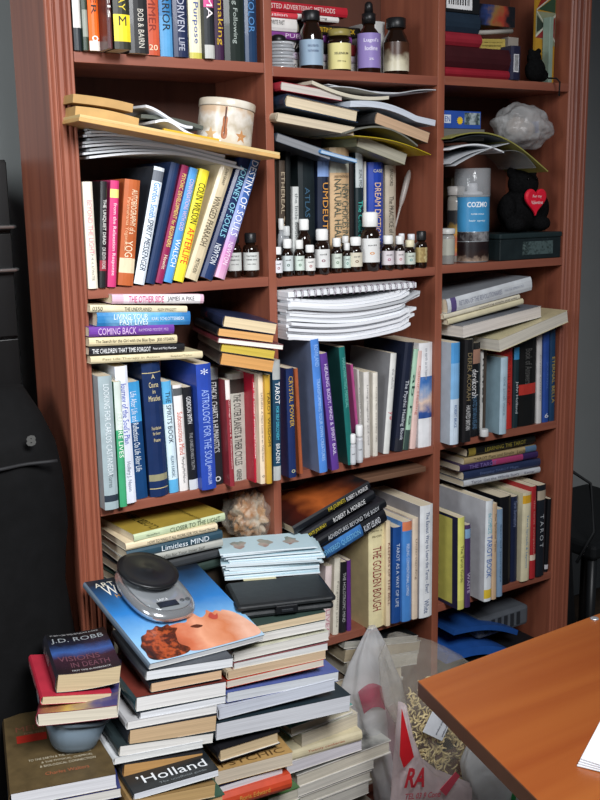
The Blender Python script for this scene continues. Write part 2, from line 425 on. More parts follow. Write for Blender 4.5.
# --- top shelf, left bay (spines run above the frame)
def top(xb0, xb1, yb, H, col, desc, **kw):
    A = atY(xb0, yb, kw.get('Y', -.004)); t = pix((A.x, kw.get('Y', -.004), A.z + H))
    return (xb0, xb1, yb, t[0], t[1], kw.pop('dep', .14), col, desc, bk(kw, H=H, up=True))
standing(1, 1, [
    top(72, 80, 50, .21, '#20262b', 'black-footed white slim book', bands=[(.16, 1, '#d9d5d0')], texts=[('TITLES', .25, .3, .5, '#d06a80')]),
    top(80.5, 87, 50, .20, '#2a3a2c', 'dark green book with pale patch', bands=[(.1, .3, '#8a8f84')]),
    top(87.5, 98, 50, .18, '#e8641c', 'bright orange paperback', bands=[(0, .08, '#f0e6dc')], texts=[('PARKER', .45, .5, .5, '#2a1a10'), ('o', .90, -.6, .5, '#ffffff')], Y=-.012),
    top(99.6, 110.6, 48, .20, '#4d2325', 'dark maroon book with white lettering', texts=[('Atlantis', .5, .55, .72, '#f0ece6')]),
    top(112.4, 129, 48, .19, '#2e2f26', 'black and yellow book', bands=[(.06, .27, '#e6cf2e')], texts=[('THE WAY', .5, .4, .4, '#d8c23c'), ('M', .78, -.45, .5, '#202020')]),
    top(130, 147, 53, .21, '#2c2c2e', 'thick charcoal book', Y=-.015, texts=[('AVERY', .45, .3, .3, '#c9c4b8'), ('BOB & BAIRN', .82, .28, .3, '#d9d4c8', 0, .1)]),
    top(148, 158, 55, .20, '#c9593c', 'faded orange-red slim book', texts=[('SUMMER', .62, .4, .5, '#8a2e20'), ('20', .94, -.6, .35, '#f0e0c0')]),
    top(158.4, 171, 56, .21, '#3d7fb4', 'blue book edged in red', bands=[(0, .3, '#5a9ccc')], texts=[('WARRIOR', .6, .42, .6, '#15191f')]),
    top(172, 186.5, 56.5, .20, '#232c4b', 'navy book with pale lettering', texts=[('PURPOSE DRIVEN', .5, .6, .5, '#b9bccb'), ('LIFE', .9, .1, .4, '#b9bccb')]),
    top(187.6, 200, 58, .19, '#e5dfbf', 'cream book with blue lettering', texts=[('The Purpose', .6, .55, .5, '#334a96')], bands=[(0, .05, '#c9c05a')]),
    top(201, 213, 58, .18, '#23272b', 'black and pink book', bands=[(.45, 1, '#c94a86'), (0, .12, '#b9b9b4')], texts=[('DRAMA', .4, .5, .6, '#efe5e8')]),
    top(213.5, 222.5, 59.5, .19, '#3a1f3c', 'dark purple slim book with yellow lettering', texts=[('Dreadmaking', .5, .75, .75, '#c9a52e')]),
    top(223, 243, 61, .22, '#1f2723', 'thick black-green book with pale lettering', texts=[('Coming Following', .62, .5, .28, '#a9b3ac')]),
    top(243.5, 255.5, 61.5, .21, '#1c3554', 'dark blue book with light blue word', texts=[('COLOR', .62, .3, .5, '#4f83b8')]),
], None)
# --- second shelf, left bay
standing(2, 1, [
    (85.8, 95.6, 286.5, 80.5, 179, .12, '#e8e0ce', 'cream paperback with pink lettering', bk(texts=[('BEYOND THE LIGHT', .42, .5, .5, '#d98a96'), ('P. M. H. ATWATER', .8, .25, .32, '#8a8a86')], page='#e0d3b8')),
    (97, 104, 286, 98, 179, .12, '#1d1d1f', 'black paperback with white lettering', bk(texts=[('THE UNQUIET DEAD', .38, .42, .55, '#e8e6e0'), ('DR EDITH FIORE', .72, .2, .5, '#d9d5d0')], bands=[(.16, .26, '#8c2432')])),
    (105, 113.7, 285.5, 108, 178.5, .12, '#c93c74', 'deep pink slim paperback', bk(texts=[('from the Relaxation Response', .55, .68, .5, '#f6dce4')], bands=[(.84, .92, '#e8e080')])),
    (115.5, 131, 284.5, 122.5, 178, .13, '#b55f34', 'rust-orange thick paperback', bk(texts=[('AUTOBIOGRAPHY of a', .3, .42, .38, '#f0d8b8', 0, .15), ('Paramahansa Yogananda', .42, .5, .28, '#eab890', 0, -.22), ('YOGI', .66, .17, .5, '#f0dcc0')], bands=[(.12, .26, '#d9c8a8')], page='#d8bd92')),
    (131.5, 142.5, 283.5, 152, 166, .14, '#dfe7ee', 'white-blue paperback with black script', bk(back='#30343c', texts=[('Gordon Smith', .28, .3, .6, '#3b87c4'), ('SPIRIT MESSENGER', .66, .44, .55, '#1c2a44', .3)], bands=[(.88, .97, '#6a6f78')])),
    (143.5, 153, 283, 169, 162, .145, '#1d3156', 'plain dark navy book', bk()),
    (153.4, 161, 283, 180, 165, .14, '#8f2450', 'maroon-magenta paperback', bk(texts=[('PSYCHIC DEVELOPMENT for BEGINNERS', .38, .62, .55, '#e8d878'), ('Hewitt', .82, .12, .5, '#e8dcc0')])),
    (161.7, 170.5, 282.5, 188, 168, .13, '#4f95d4', 'sky-blue paperback with white lettering', bk(texts=[('CONVERSATIONS WITH GOD', .32, .45, .5, '#e8c8d4'), ('WALSCH', .74, .24, .6, '#f4f6f8')])),
    (171.5, 182, 282, 198, 170, .12, '#f0df3a', 'yellow paperback with black and red lettering', bk(texts=[('COLIN WILSON', .3, .36, .7, '#1a1a1a'), ('AFTERLIFE', .68, .32, .7, '#d83a2a')])),
    (183, 197, 281.5, 220.5, 164, .13, '#cfc0a0', 'worn beige book', bk(texts=[('JOAN GRANT', .12, .14, .3, '#4a4234'), ('WINGED PHARAOH', .5, .42, .5, '#4a4234'), ('METHUEN', .88, .12, .3, '#4a4234')], page=TAN)),
    (199, 212, 281.5, 240, 157, .14, '#1c2a52', 'navy book with pale blue lettering', bk(texts=[('JOURNEY OF SOULS', .38, .56, .62, '#8ccbe0'), ('NEWTON', .8, .16, .5, '#e6ebf2')], bands=[(0, .12, '#20345e')])),
    (213, 224, 281, 250.5, 156, .14, grad(['#d8a8c4', '#c87fb4', '#8f9ad0', '#4a6fb4', '#27508c', '#2f5a8c'], 1, 0, .23, 30, .05), 'blue to pink spined book leaning hardest', bk(texts=[('DESTINY OF SOULS', .36, .6, .66, '#eef0f6'), ('NEWTON', .8, .18, .45, '#f4e4f0')])),
], -.004)
# --- second shelf, middle bay, behind the little bottles
standing(2, 2, [
    (277, 279, 283, 274, 170, .10, '#2b2620', 'very thin dark booklet', bk(Y=.05)),
    (280, 286, 281, 279.5, 167, .12, '#4e4238', 'grey-brown patterned slim book', bk(Y=.05, texts=[('ETHEREAL TALES', .4, .6, .6, '#b8a890')])),
    (287, 292, 281, 286, 157, .12, '#191c1c', 'black slim tall book', bk(Y=.05)),
    (293.2, 299.5, 279, 293, 192, .10, '#d9dcd9', 'short white slim book', bk(Y=.05, texts=[('the little book of oils', .45, .75, .5, '#5f686a')])),
    (300, 316, 279, 299, 160, .12, '#1c2427', 'thick black tall book', bk(Y=.05, texts=[('ATLAS', .4, .25, .3, '#3c5f78')])),
    (318, 329.7, 277, 318, 157, .12, '#1a2236', 'navy hardback with gold lettering', bk(Y=.045, hard=True, texts=[('UMDEUTUNG', .55, .60, .45, '#d89a4a')], bands=[(.80, 1, '#7f9acb')])),
    (331, 350, 276, 331, 152, .13, '#c8a880', 'wide tan hardback', bk(Y=.045, hard=True, texts=[('NEW CHOICES IN', .5, .42, .34, '#4e5a50', 0, .2), ('NATURAL HEALING', .55, .6, .36, '#4e5a50', 0, -.18), ('PREVENTION', .23, -.7, .1, '#4b4033')], bands=[(.80, .93, '#a7a89a')])),
    (350.5, 355, 274, 350.5, 160, .12, '#201c1c', 'narrow black slim book', bk(Y=.05)),
    (355.5, 364, 273, 354.5, 154.5, .12, '#1b2a2e', 'white-headed black book, teal lettering', bk(Y=.045, texts=[('The Celtic Book', .62, .42, .55, '#4cc0b4'), ('SUN, MOON', .25, .2, .4, '#2b3038')], bands=[(.7, 1, '#b9c0c0')])),
    (364.5, 367, 272, 363.5, 164, .11, '#d2d0c6', 'thin white booklet', bk(Y=.05)),
    (369, 383.5, 271, 369, 164, .12, '#2140a0', 'royal blue hardback', bk(Y=.045, hard=True, texts=[('CASE', .08, -.6, .16, '#e0dcc0'), ('DREAM DICTIONARY', .52, .66, .42, '#eec9a0')])),
    (385.5, 396, 270, 385, 167, .12, '#b5aa98', 'grey-beige book', bk(Y=.045, texts=[('The PRACTICE of the SYSTEM', .6, .6, .4, '#2e2b28'), ('SANDFORD', .12, .16, .3, '#3b3833')])),
])
# --- third shelf, left bay
standing(3, 1, [
    (102.5, 116.7, 512, 95, 378, .15, '#9aa9ad', 'grey-blue paperback pulled far out', bk(Y=-.022, texts=[('LOOKING FOR CARLOS CASTANEDA', .4, .68, .42, '#d5dde0'), ('Torres', .78, .1, .32, '#6b7478')], bands=[(.06, .11, '#2c3540')], page='#cdbfa6')),
    (118, 125.5, 510, 110, 385, .13, '#3f9d6e', 'slim book white above green below', bk(Y=-.020, texts=[('FUTURE LIVES', .42, .36, .6, '#e4efe2')], bands=[(.62, 1, '#c9d3cc')])),
    (127, 134.8, 503.5, 117, 366.5, .14, '#dfe3ee', 'tall white slim book with blue lettering', bk(texts=[("Journey of the Soul's Plan", .34, .44, .62, '#3f55b4'), ('Hollary J. Nason', .8, .22, .4, '#6a6f86')])),
    (135.5, 146.5, 497.5, 126, 380.5, .13, '#16406e', 'blue paperback with green round sticker', bk(texts=[('Life After Life and Reflections On Life After Life', .42, .68, .4, '#dfe8f0')], bands=[(.66, 1, '#3d95cc')])),
    (149, 167.5, 498, 139.5, 364, .15, '#182c54', 'thick navy cloth hardback with gold lettering', bk(hard=True, texts=[('A', .10, -.18, .22, '#d5c79a'), ('Course', .16, -.5, .28, '#d5c79a'), ('in', .21, -.15, .2, '#d5c79a'), ('Miracles', .26, -.62, .28, '#d5c79a'), ('Foundation', .48, -.5, .18, '#d5c79a'), ('for Inner', .52, -.42, .16, '#d5c79a'), ('Peace', .57, -.35, .18, '#d5c79a')], bands=[(.925, .93, '#c9b880'), (.06, .066, '#c9b880'), (.12, .17, '#8f8a6c')])),
    (168.5, 178, 492, 160, 380.5, .13, '#5aa9d6', 'light blue paperback with white panel', bk(texts=[('THE SPIRITS BOOK', .32, .46, .5, '#20303c'), ('ALLAN KARDEC', .76, .2, .35, '#3c5a6a')], bands=[(.12, .8, '#cfe2ea')])),
    (179, 188, 491, 171.5, 385, .12, '#e4dfdc', 'white paperback with pale red lettering', bk(texts=[('Subconscious Mind', .45, .4, .6, '#c85a48'), ('Murphy/McMahon', .8, .25, .4, '#4a4a4a')], bands=[(.9, .97, '#55585a')])),
    (189, 198, 490.5, 181.5, 388, .13, '#1b1c20', 'black paperback with small white crest', bk(texts=[('GORDON SMITH', .22, .26, .5, '#e0e0e0'), ('THE UNBELIEVABLE TRUTH', .62, .36, .35, '#9a9a9a')], bands=[(.0, .1, '#c9ccd2')])),
    (200, 216.3, 490.5, 193.3, 364.5, .15, '#2a47a4', 'thick royal blue paperback', bk(texts=[('ASTROLOGY FOR THE SOUL', .5, .6, .5, '#9cb4ec'), ('JAN SPILLER', .88, .16, .3, '#b8c6ee'), ('*', .06, -.5, .4, '#dfe6f6')])),
    (217, 223.5, 484.5, 211, 368, .13, '#24262a', 'black slim paperback', bk(texts=[('ETHICAL CHARTS & HUMANISTICS', .42, .6, .5, '#cfd0d0'), ('o', .95, -.5, .4, '#d8d8d8')], bands=[(.9, 1, '#8c9094')])),
    (225.5, 235, 487, 220, 380.5, .13, '#8c2e38', 'dark red book with white panels', bk(Y=-.02, texts=[('Astrology Karma & Transformation', .5, .66, .36, '#e8ccc8')], bands=[(.82, 1, '#e4dcd8')])),
    (237.5, 247, 481, 233.5, 374, .12, '#b9b7ac', 'grey book with black lettering', bk(texts=[('THE OUTER PLANETS & THEIR CYCLES', .52, .66, .45, '#2b2b2b'), ('GREENE', .94, .1, .3, '#2b2b2b')], bands=[(.82, .95, '#3c3430')])),
    (247.4, 255.7, 483, 243.8, 374, .13, '#b01c34', 'crimson paperback', bk(texts=[('ART OF CHART INTERPRETATION', .42, .7, .6, '#f6f0ee')])),
    (257, 266, 483, 254.8, 372, .13, '#e6d3b8', 'cream paperback with grey lettering', bk(texts=[('SATURN: A New Look at an Old Devil', .48, .62, .36, '#7a7268'), ('o', .93, -.5, .4, '#3c3c3c')])),
    (266.8, 273, 482, 264.5, 373, .13, '#c9a03a', 'gold-yellow slim book', bk(texts=[('TAROT WISDOM', .4, .5, .5, '#3b2a14')])),
    (274.3, 282, 482.5, 273, 362, .13, '#21455e', 'dark blue book with silver head and foot', bk(Y=-.035, texts=[('TAROT', .27, .18, .6, '#f2f4f4'), ('FOR SELF DISCOVERY', .52, .28, .4, '#58c4dc'), ('BRADEN', .77, .16, .5, '#e8eef0')], bands=[(.84, 1, '#b4b8b6'), (0, .12, '#b9bcba')])),
])
# --- third shelf, middle bay
standing(3, 2, [
    (287, 294.6, 477, 283.5, 367.5, .12, '#1d2e5c', 'navy book with gold lettering', bk(texts=[('CRYSTAL POWER', .3, .46, .55, '#c9a23c'), ('o', .94, -.5, .4, '#c9c9a0')])),
    (298, 301.6, 473.5, 292.5, 368, .12, '#a85a38', 'thin rust-brown book', bk()),
    (318.3, 326.5, 480, 308.8, 347, .15, '#4d83d0', 'large blue book, grey back', bk(Y=-.035, texts=[('ROWLAND', .12, .16, .5, '#9cc4f4'), ('TRANSFORMING YOUR OWN CREATURES', .6, .62, .4, '#a9ccf4')], back='#6b7896')),
    (331, 338.4, 469, 318.3, 352.5, .14, '#5c3a8c', 'purple slim book', bk(texts=[('HEALING BODY, MIND & SPIRIT', .42, .66, .5, '#ddd2ec'), ('BAIL', .82, .1, .4, '#e6def2')])),
    (347.5, 353.5, 470, 338, 352.5, .14, '#1c6b66', 'dark teal book', bk(Y=-.02, texts=[('HANDWRITING MANUAL', .3, .42, .5, '#74bfb4')], back='#1f4a48')),
    (358.3, 361, 460, 350, 366, .12, '#b8528c', 'thin magenta book', bk(Y=.008)),
    (361.3, 363.3, 458, 356.6, 369.4, .12, '#d9d6d0', 'thin white book behind the tiny vials', bk(Y=.008, texts=[('Gentle remedies', .5, .6, .5, '#6c6c6c')])),
    (364.6, 370.4, 453.5, 363.3, 367.8, .12, '#e2ded8', 'white paperback with grey line of text', bk(texts=[('Living magically and well', .5, .7, .35, '#8a8784')])),
    (373, 378, 451.5, 372.5, 367.8, .12, '#e4ded2', 'ivory paperback', bk(texts=[('Cures for everyday life', .5, .66, .35, '#908a80')])),
    (383.4, 389.6, 452.6, 391, 352, .14, '#dcdcd8', 'tall white book leaning right', bk(texts=[('the whole', .25, .2, .4, '#9a9a9a'), ('y w', .62, .08, .6, '#c84a5a')], back='#8d8d90')),
    (394.5, 403.5, 453, 406, 343.5, .14, '#1e2436', 'dark thick book leaning right', bk(texts=[('The Psychic Healing Book', .62, .55, .5, '#d8dce4')], bands=[(.0, .12, '#2a2c34')])),
    (404.2, 409.5, 450, 414.5, 349, .12, '#a9cdb4', 'pale green patterned book leaning right', bk(texts=[('ab re', .5, .5, .6, '#2c4a40')], bands=[(0, .2, '#3a4c48')])),
    (410.4, 416.6, 447.3, 417.5, 349, .12, '#e4c4bc', 'pale pink slim book', bk(texts=[('Colour Healing', .4, .5, .5, '#c47a70')])),
    (419.2, 432.4, 446.5, 420, 342, .13, '#e6e6e8', 'white book with cloud picture on spine', bk(texts=[('on earth as in heaven', .2, .3, .2, '#8f949c')], bands=[(.28, .68, grad(['#1f3f78', '#35569a', '#e4c9b4', '#8aa3c8', '#3a6fb4'], 1, .05, .14, 60, .25))])),
])
# --- third shelf, right bay
standing(3, 3, [
    (450.2, 459, 446, 451.3, 344, .14, '#c9d8e6', 'pale blue and white book', bk(Y=-.03, texts=[('ROBERT BRUCE', .72, .22, .3, '#46689c')], bands=[(.45, .8, '#7eb1dc'), (.8, 1, '#4f95cf')], back='#a9b4bf')),
    (462.8, 471.6, 441, 466, 338, .13, '#1c1c1e', 'black book with brown lettering', bk(texts=[('DEREK ACORAH', .36, .46, .5, '#8a7a5a'), ('HAUNTED BRITAIN', .76, .24, .5, '#d4d4d4')])),
    (472.6, 481, 436.5, 473.5, 343, .12, '#17181b', 'black book with photo and white script', bk(texts=[('derek', .36, .16, .5, '#e0e0e0'), ('acorah', .48, .2, .5, '#e0e0e0'), ('HAUNTED BRITAIN & IRELAND', .74, .36, .35, '#5a7fa0')], bands=[(.78, .93, '#a07a68')])),
    (481.4, 484, 434, 483, 345, .12, '#c9c8c4', 'thin white and black booklet', bk(texts=[('notes', .4, .5, .5, '#333333')])),
    (484.6, 487.2, 433, 486.5, 346, .11, '#4a4038', 'thin brown booklet', bk(Y=.01)),
    (501.2, 508.5, 428.5, 503, 351.5, .14, '#a9bfcc', 'broad pale blue-grey book', bk(Y=-.022, texts=[('one small voice', .5, .5, .4, '#7d95a4')], back='#86a0ac')),
    (508.8, 514.2, 426.3, 509.8, 345.5, .12, '#c4342e', 'bright red slim book', bk(texts=[('SPIRITUAL HEALING', .4, .6, .5, '#8c1f1c')])),
    (514.8, 520.4, 424.5, 517, 344, .12, '#1f3238', 'dark teal slim book with white name', bk(texts=[('John Holland', .62, .4, .55, '#cdd4d8')], bands=[(.85, 1, '#3d8fc4')])),
    (521, 538, 424, 522.5, 336, .13, '#171717', 'very thick black book with red label', bk(texts=[('Book of Answers', .32, .4, .4, '#5a5a58')], bands=[(.36, .48, '#b5372f')])),
    (539.6, 544.8, 423.3, 540.5, 331.5, .13, '#cbc8c6', 'off-white slim book', bk(texts=[('Crystal Children', .5, .5, .35, '#8a8a94')])),
    (545.6, 552, 421.6, 547, 328.5, .13, '#2a4a94', 'mid blue book', bk(texts=[('6', .93, -.6, .5, '#dfe3ea'), ('JOURNAL', .5, .3, .3, '#5474b4')])),
    (552.6, 558.2, 419, 554, 327, .13, '#1d3c5c', 'dark blue slim book', bk(texts=[('ETERNAL BELLA', .55, .5, .5, '#b49a4a')])),
])
# --- fourth shelf, middle bay
standing(4, 2, [
    (323.5, 330, 631.5, 326, 560, .12, '#e6d5d2', 'white-pink slim book', bk(texts=[('ALIVE?', .7, .4, .6, '#c98a98')])),
    (333, 339, 630.5, 335, 554, .12, '#dcd6c6', 'cream slim paperback', bk(texts=[('Forgotten paths', .6, .6, .4, '#8a8478')])),
    (339.6, 346.8, 630.8, 340.5, 560, .12, '#1d1d20', 'black slim paperback', bk(texts=[('THE HOLOTROPIC MIND', .5, .7, .4, '#b8b8b8')])),
    (347.4, 351.8, 629.5, 347.5, 559, .12, '#5e2c7c', 'thin purple book', bk()),
    (369, 384.2, 628.5, 369.3, 525, .13, '#e3d7aa', 'thick creamy yellow paperback', bk(texts=[('THE GOLDEN BOUGH', .52, .62, .55, '#8c2430'), ('JAMES G.', .06, -.7, .1, '#6b6248'), ('FRAZER', .11, -.6, .1, '#6b6248')], back='#cdbb8c')),
    (385, 390.8, 625, 385.8, 520.5, .12, '#e2cfae', 'pale cream slim book', bk(texts=[('KEEPERS OF THE BELL', .5, .6, .5, '#7a3a30')])),
    (391.8, 400.8, 622.5, 393.3, 526.5, .13, '#1f4a8c', 'navy-blue paperback with pale title', bk(texts=[('TAROT AS A WAY OF LIFE', .5, .66, .35, '#cfdcec')])),
    (401.6, 411.6, 620.5, 402.6, 520.5, .14, '#4a86cc', 'bright blue paperback with orange head', bk(texts=[('FEELING CONVENTIONAL LIVING!', .48, .52, .3, '#dfeaf6')], bands=[(.91, 1, '#d9805a')])),
    (412.3, 418, 617.5, 413.5, 516.5, .13, '#dcc9b4', 'cream-pink slim book', bk(texts=[('Understanding', .4, .4, .4, '#84705c')])),
    (419.5, 432, 618.5, 419.5, 506.5, .17, '#e2e4e6', 'white wide floppy book with grey-black back', bk(Y=-.03, texts=[('The Easiest Way to Learn the Tarot - Ever!', .42, .72, .35, '#37507c'), ('White', .9, .12, .4, '#37507c')], back='#8c8a90')),
])
# --- fourth shelf, right bay
standing(4, 3, [
    (457.8, 464.6, 618, 458.2, 526.5, .15, '#d9d672', 'yellow-edged navy book pulled out', bk(Y=-.045, texts=[('The Tarot Guide', .5, .4, .4, '#5a5a34')], back='#1c2340', front='#1c2340', bands=[(0, .1, '#c9c46a')], backpanel=('#c4bf62', .10, .96))),
    (465.4, 471, 606, 465.8, 523.5, .13, '#4a3560', 'muted purple slim book', bk(texts=[('WAITE', .7, .25, .5, '#c8b8d4')], bands=[(.84, .95, '#7fa0c0')])),
    (484.6, 492, 611.5, 486, 511.5, .16, '#d9dde0', 'white wide book with printed white back', bk(Y=-.045, texts=[('the COMPLETE', .22, .2, .5, '#58b0c0'), ('TAROT BOOK', .55, .42, .7, '#3f6cb4')], back='#c4c4c8', bands=[(0.03, .12, '#d9b93c')])),
    (492.6, 497.6, 603.5, 493.5, 508, .13, '#c6a98a', 'tan slim paperback', bk(texts=[('The Spiritual Tarot', .3, .4, .5, '#6a5440')])),
    (498.2, 504, 593, 498.7, 505.5, .13, '#7f99b4', 'dusty blue paperback', bk(texts=[('Sacred journeys', .5, .66, .35, '#46607c')])),
    (504.5, 512, 585, 505.5, 497, .13, '#16161a', 'plain black thick book', bk()),
    (512.4, 519, 582, 513.5, 497, .13, '#1d2540', 'dark navy paperback', bk(texts=[('Tarot illuminations', .2, .3, .5, '#7f8aac')])),
    (519.6, 531.3, 580, 521.5, 491.5, .14, '#d9cfae', 'cream book with blue strip', bk(Y=-.006, texts=[('Tarot Spreads & Layouts', .55, .6, .25, '#4f86b4')], bands=[(.88, .97, '#d9a52e')])),
    (532, 537.8, 578, 533.3, 486, .14, '#a82c30', 'dark red slim book', bk(texts=[('the tarot companion', .45, .6, .4, '#d88a80')], bands=[(.2, .26, '#d8c8b4')])),
    (538.4, 546.6, 576, 540.5, 485, .14, '#1e2229', 'black book with spaced white letters', bk(texts=[('T A R O T', .5, .36, .42, '#b4b8bc')], bands=[(.84, .94, '#b0a08c')])),
    (547.2, 551, 570, 551, 497, .12, '#17181c', 'very thin black book', bk(bands=[(.04, .1, '#d0ccd0')])),
])
# ================================================================== LYING BOOKS
def lie(mode, L, R, T, depth, Y, col, YR=None, zfix=None, dz=0, **kw):
    """L,R: photo position of the lower front corners; Y: how far in front; T in photo pixels (negative) or metres"""
    A = atY(L[0], L[1], Y)
    if zfix is not None: A.z = zfix
    B = atZ(R[0], R[1], A.z) if YR is None else atY(R[0], R[1], YR)
    if T > .2:
        C = atY(L[0], L[1] - T, Y); T = C.z - atY(L[0], L[1], Y).z
    A = A + Vector((0, 0, dz)); B = B + Vector((0, 0, dz))
    return lie3(mode, A, B, T, depth, col, **kw)
def lie3(mode, A, B, T, depth, col, maxw=None, **kw):
    e = (B - A); w = e.length; e.normalize(); bk_ = Vector((-e.y, e.x, 0)).normalized(); up = e.cross(bk_).normalized()
    if mode == 'spine': m_ = frame(B, bk_, -e, up); W, H = depth, w
    elif mode == 'fore': m_ = frame(A + bk_ * depth, -bk_, e, up); W, H = depth, w
    elif mode == 'tail': m_ = frame(A, e, bk_, up); W, H = w, depth
    else: m_ = frame(B + bk_ * depth, -e, -bk_, up); W, H = w, depth
    return book(m_, W, H, T - .0003, col, **kw)
def desc(b_, d, g): tag(b_, d, 'book', g)
# stack A, left bay third shelf: rests on the standing books
g = 'books lying on top of the standing books, left bay third shelf'
ya = -.015
def pile(rows, g, where):
    for r in rows:
        mode, L, R, T, dep, Y, col, d = r[:8]; kw = dict(r[8]) if len(r) > 8 else {}
        kw.setdefault('YR', Y)
        b_ = lie(mode, L, R, T, dep, Y, col, **kw); tag(b_, d + where, 'book', g)
W1 = ' in spine-out pile, left bay third shelf'
pile([
    ('spine', (90.5, 364), (202.5, 358), 7.5, .11, ya, '#d8cba6', 'bottom beige book', dict(texts=[('Past Life Therapy in Action', .35, .5, .4, '#8a7d5c'), ('Sutphen/Taylor', .8, .2, .35, '#8a7d5c')], page='#dccfb0')),
    ('spine', (89, 355.5), (184.5, 351), 8, .11, ya, '#1a1a1e', 'black book with white lettering', dict(texts=[('THE CHILDREN THAT TIME FORGOT', .33, .6, .6, '#f0f0ee'), ('Peter and Mary Harrison', .78, .25, .4, '#e0e0e0')])),
    ('spine', (89, 346.5), (177, 343), 8.6, .11, ya, '#d9cba4', 'sand coloured book with black lettering', dict(texts=[('The Search for the Girl with the Blue Eyes', .4, .66, .5, '#1c1a16'), ('JESS STEARN', .86, .2, .5, '#1c1a16')], page='#dccfb0')),
    ('spine', (89, 337), (174, 333.5), 10, .11, ya, '#6a3c94', 'purple book', dict(texts=[('COMING BACK', .32, .44, .7, '#d9b8e0'), ('RAYMOND MOODY, M.D.', .75, .36, .35, '#c9b0dc')])),
    ('spine', (97, 326.5), (190, 324.5), 14, .11, ya, grad(['#2c6ca8', '#4f9ccc', '#8cc0dc', '#2f78b0'], 1, 0, .16, 60, .2), 'marbled blue book', dict(texts=[('LIVING YOUR', .35, .36, .4, '#e8f2f8', 0, .18), ('PAST LIVES', .38, .3, .4, '#e8f2f8', 0, -.22), ('KARL SCHLOTTERBECK', .75, .36, .25, '#dce8f0')])),
    ('spine', (90, 312.3), (187, 313), 7.5, .11, ya, '#d9cfb0', 'cream slim book', dict(texts=[('THE UNEXPLAINED', .48, .28, .5, '#3a372e'), ('ALLEN SPRAGGETT', .78, .2, .4, '#6e6857'), ('0350', .07, .1, .6, '#3a372e')])),
    ('spine', (112, 303.8), (203.5, 303.3), 9.5, .11, ya, '#d9b4c4', 'topmost pink and white book', dict(texts=[('THE OTHER SIDE', .36, .38, .7, '#c83c78'), ('JAMES A PIKE', .74, .3, .6, '#3a3a44')], bands=[(.04, .5, '#e6e2e2'), (.5, .88, '#e2d2da')])),
], g, W1)
# stack B beside it: tail edges out, dark spines to the left
W2 = ' in paperback pile right of left bay third shelf'
pile([
    ('tail', (219, 364.5), (272.5, 372.5), 12.5, .165, -.045, '#38302c', 'lowest tan-paged book', dict(YR=-.068, page='#d09a5c')),
    ('tail', (219.5, 351.5), (274, 359.5), 9.5, .165, -.045, '#4a443c', 'yellow-edged book', dict(YR=-.068, page='#c9b04a')),
    ('tail', (217, 342.8), (283, 350), 5.5, .18, -.048, '#6b2c34', 'thin white-paged book sticking out furthest', dict(YR=-.075, page='#e8e6dc')),
    ('tail', (216.8, 335.8), (273, 343), 8.5, .165, -.045, '#1f2026', 'orange-paged book', dict(YR=-.068, page='#d8a468')),
    ('tail', (222, 326.5), (275.5, 334.5), 11.5, .165, -.045, '#27304e', 'topmost navy book with cream pages', dict(YR=-.068, page='#dcc8a4', texts=[('A', .3, -.6, .5, '#c0503c')])),
], 'paperbacks lying across the left bay third shelf', W2)
# papers pile bottom of left bay, fourth shelf
W3 = ' pile on left bay fourth shelf'
for r in [
    ('spine', (128, 592), (222, 566), 9, .13, -.02, '#2c3a34', 'lowest dark green book in', dict(texts=[('EVIDENCE', .6, .3, .5, '#8aa090')])),
    ('spine', (128, 580), (223, 556), 9, .13, -.02, '#3a3c3e', 'charcoal book near the bottom of', dict()),
    ('spine', (126, 568), (223, 546.5), 7.5, .13, -.02, '#a6a69e', 'light grey book under the teal one in', dict(texts=[('Inner Benefits for Your Inner Self', .5, .6, .4, '#56564e')])),
    ('spine', (127, 560.5), (222.5, 539), 9, .13, -.02, '#2b4654', 'dark teal book in', dict(texts=[('Limitless MIND', .6, .5, .6, '#dfe6ea')])),
    ('spine', (126, 551), (217.5, 530.5), 7.5, .14, -.02, '#dccbaa', 'cream book with small black lettering in', dict(texts=[('HOW TO MAKE IT ALL WORK FOR YOU', .5, .55, .4, '#3c362c'), ('Howell Sherwin', .88, .18, .35, '#3c362c')], spine='#dccbaa', col=None)),
    ('spine', (134, 543), (225, 520.5), 8.5, .14, -.02, '#bcc8a4', 'pale green book with gold cover topmost of', dict(texts=[('CLOSER TO THE LIGHT', .66, .56, .55, '#37452f'), ('Morse/Perry', .2, .14, .3, '#4f5a44')], front='#a88f3c', ctexts=[('CLOSER', .25, .75, .42, .018, '#3a3414'), ('TO THE', .48, .75, .4, .018, '#3a3414'), ('LIGHT', .70, .75, .32, .018, '#3a3414'), ('visions of the near', .3, .3, .7, .008, '#6a5a20'), ('death experience', .45, .3, .6, .008, '#6a5a20')])),
]:
    mode, L, R, T, dep, Y, col, d, kw = r; kw.pop('col', None)
    b_ = lie(mode, L, R, T, dep, Y, col, **kw); tag(b_, d + W3, 'book', 'books lying on the left bay fourth shelf')
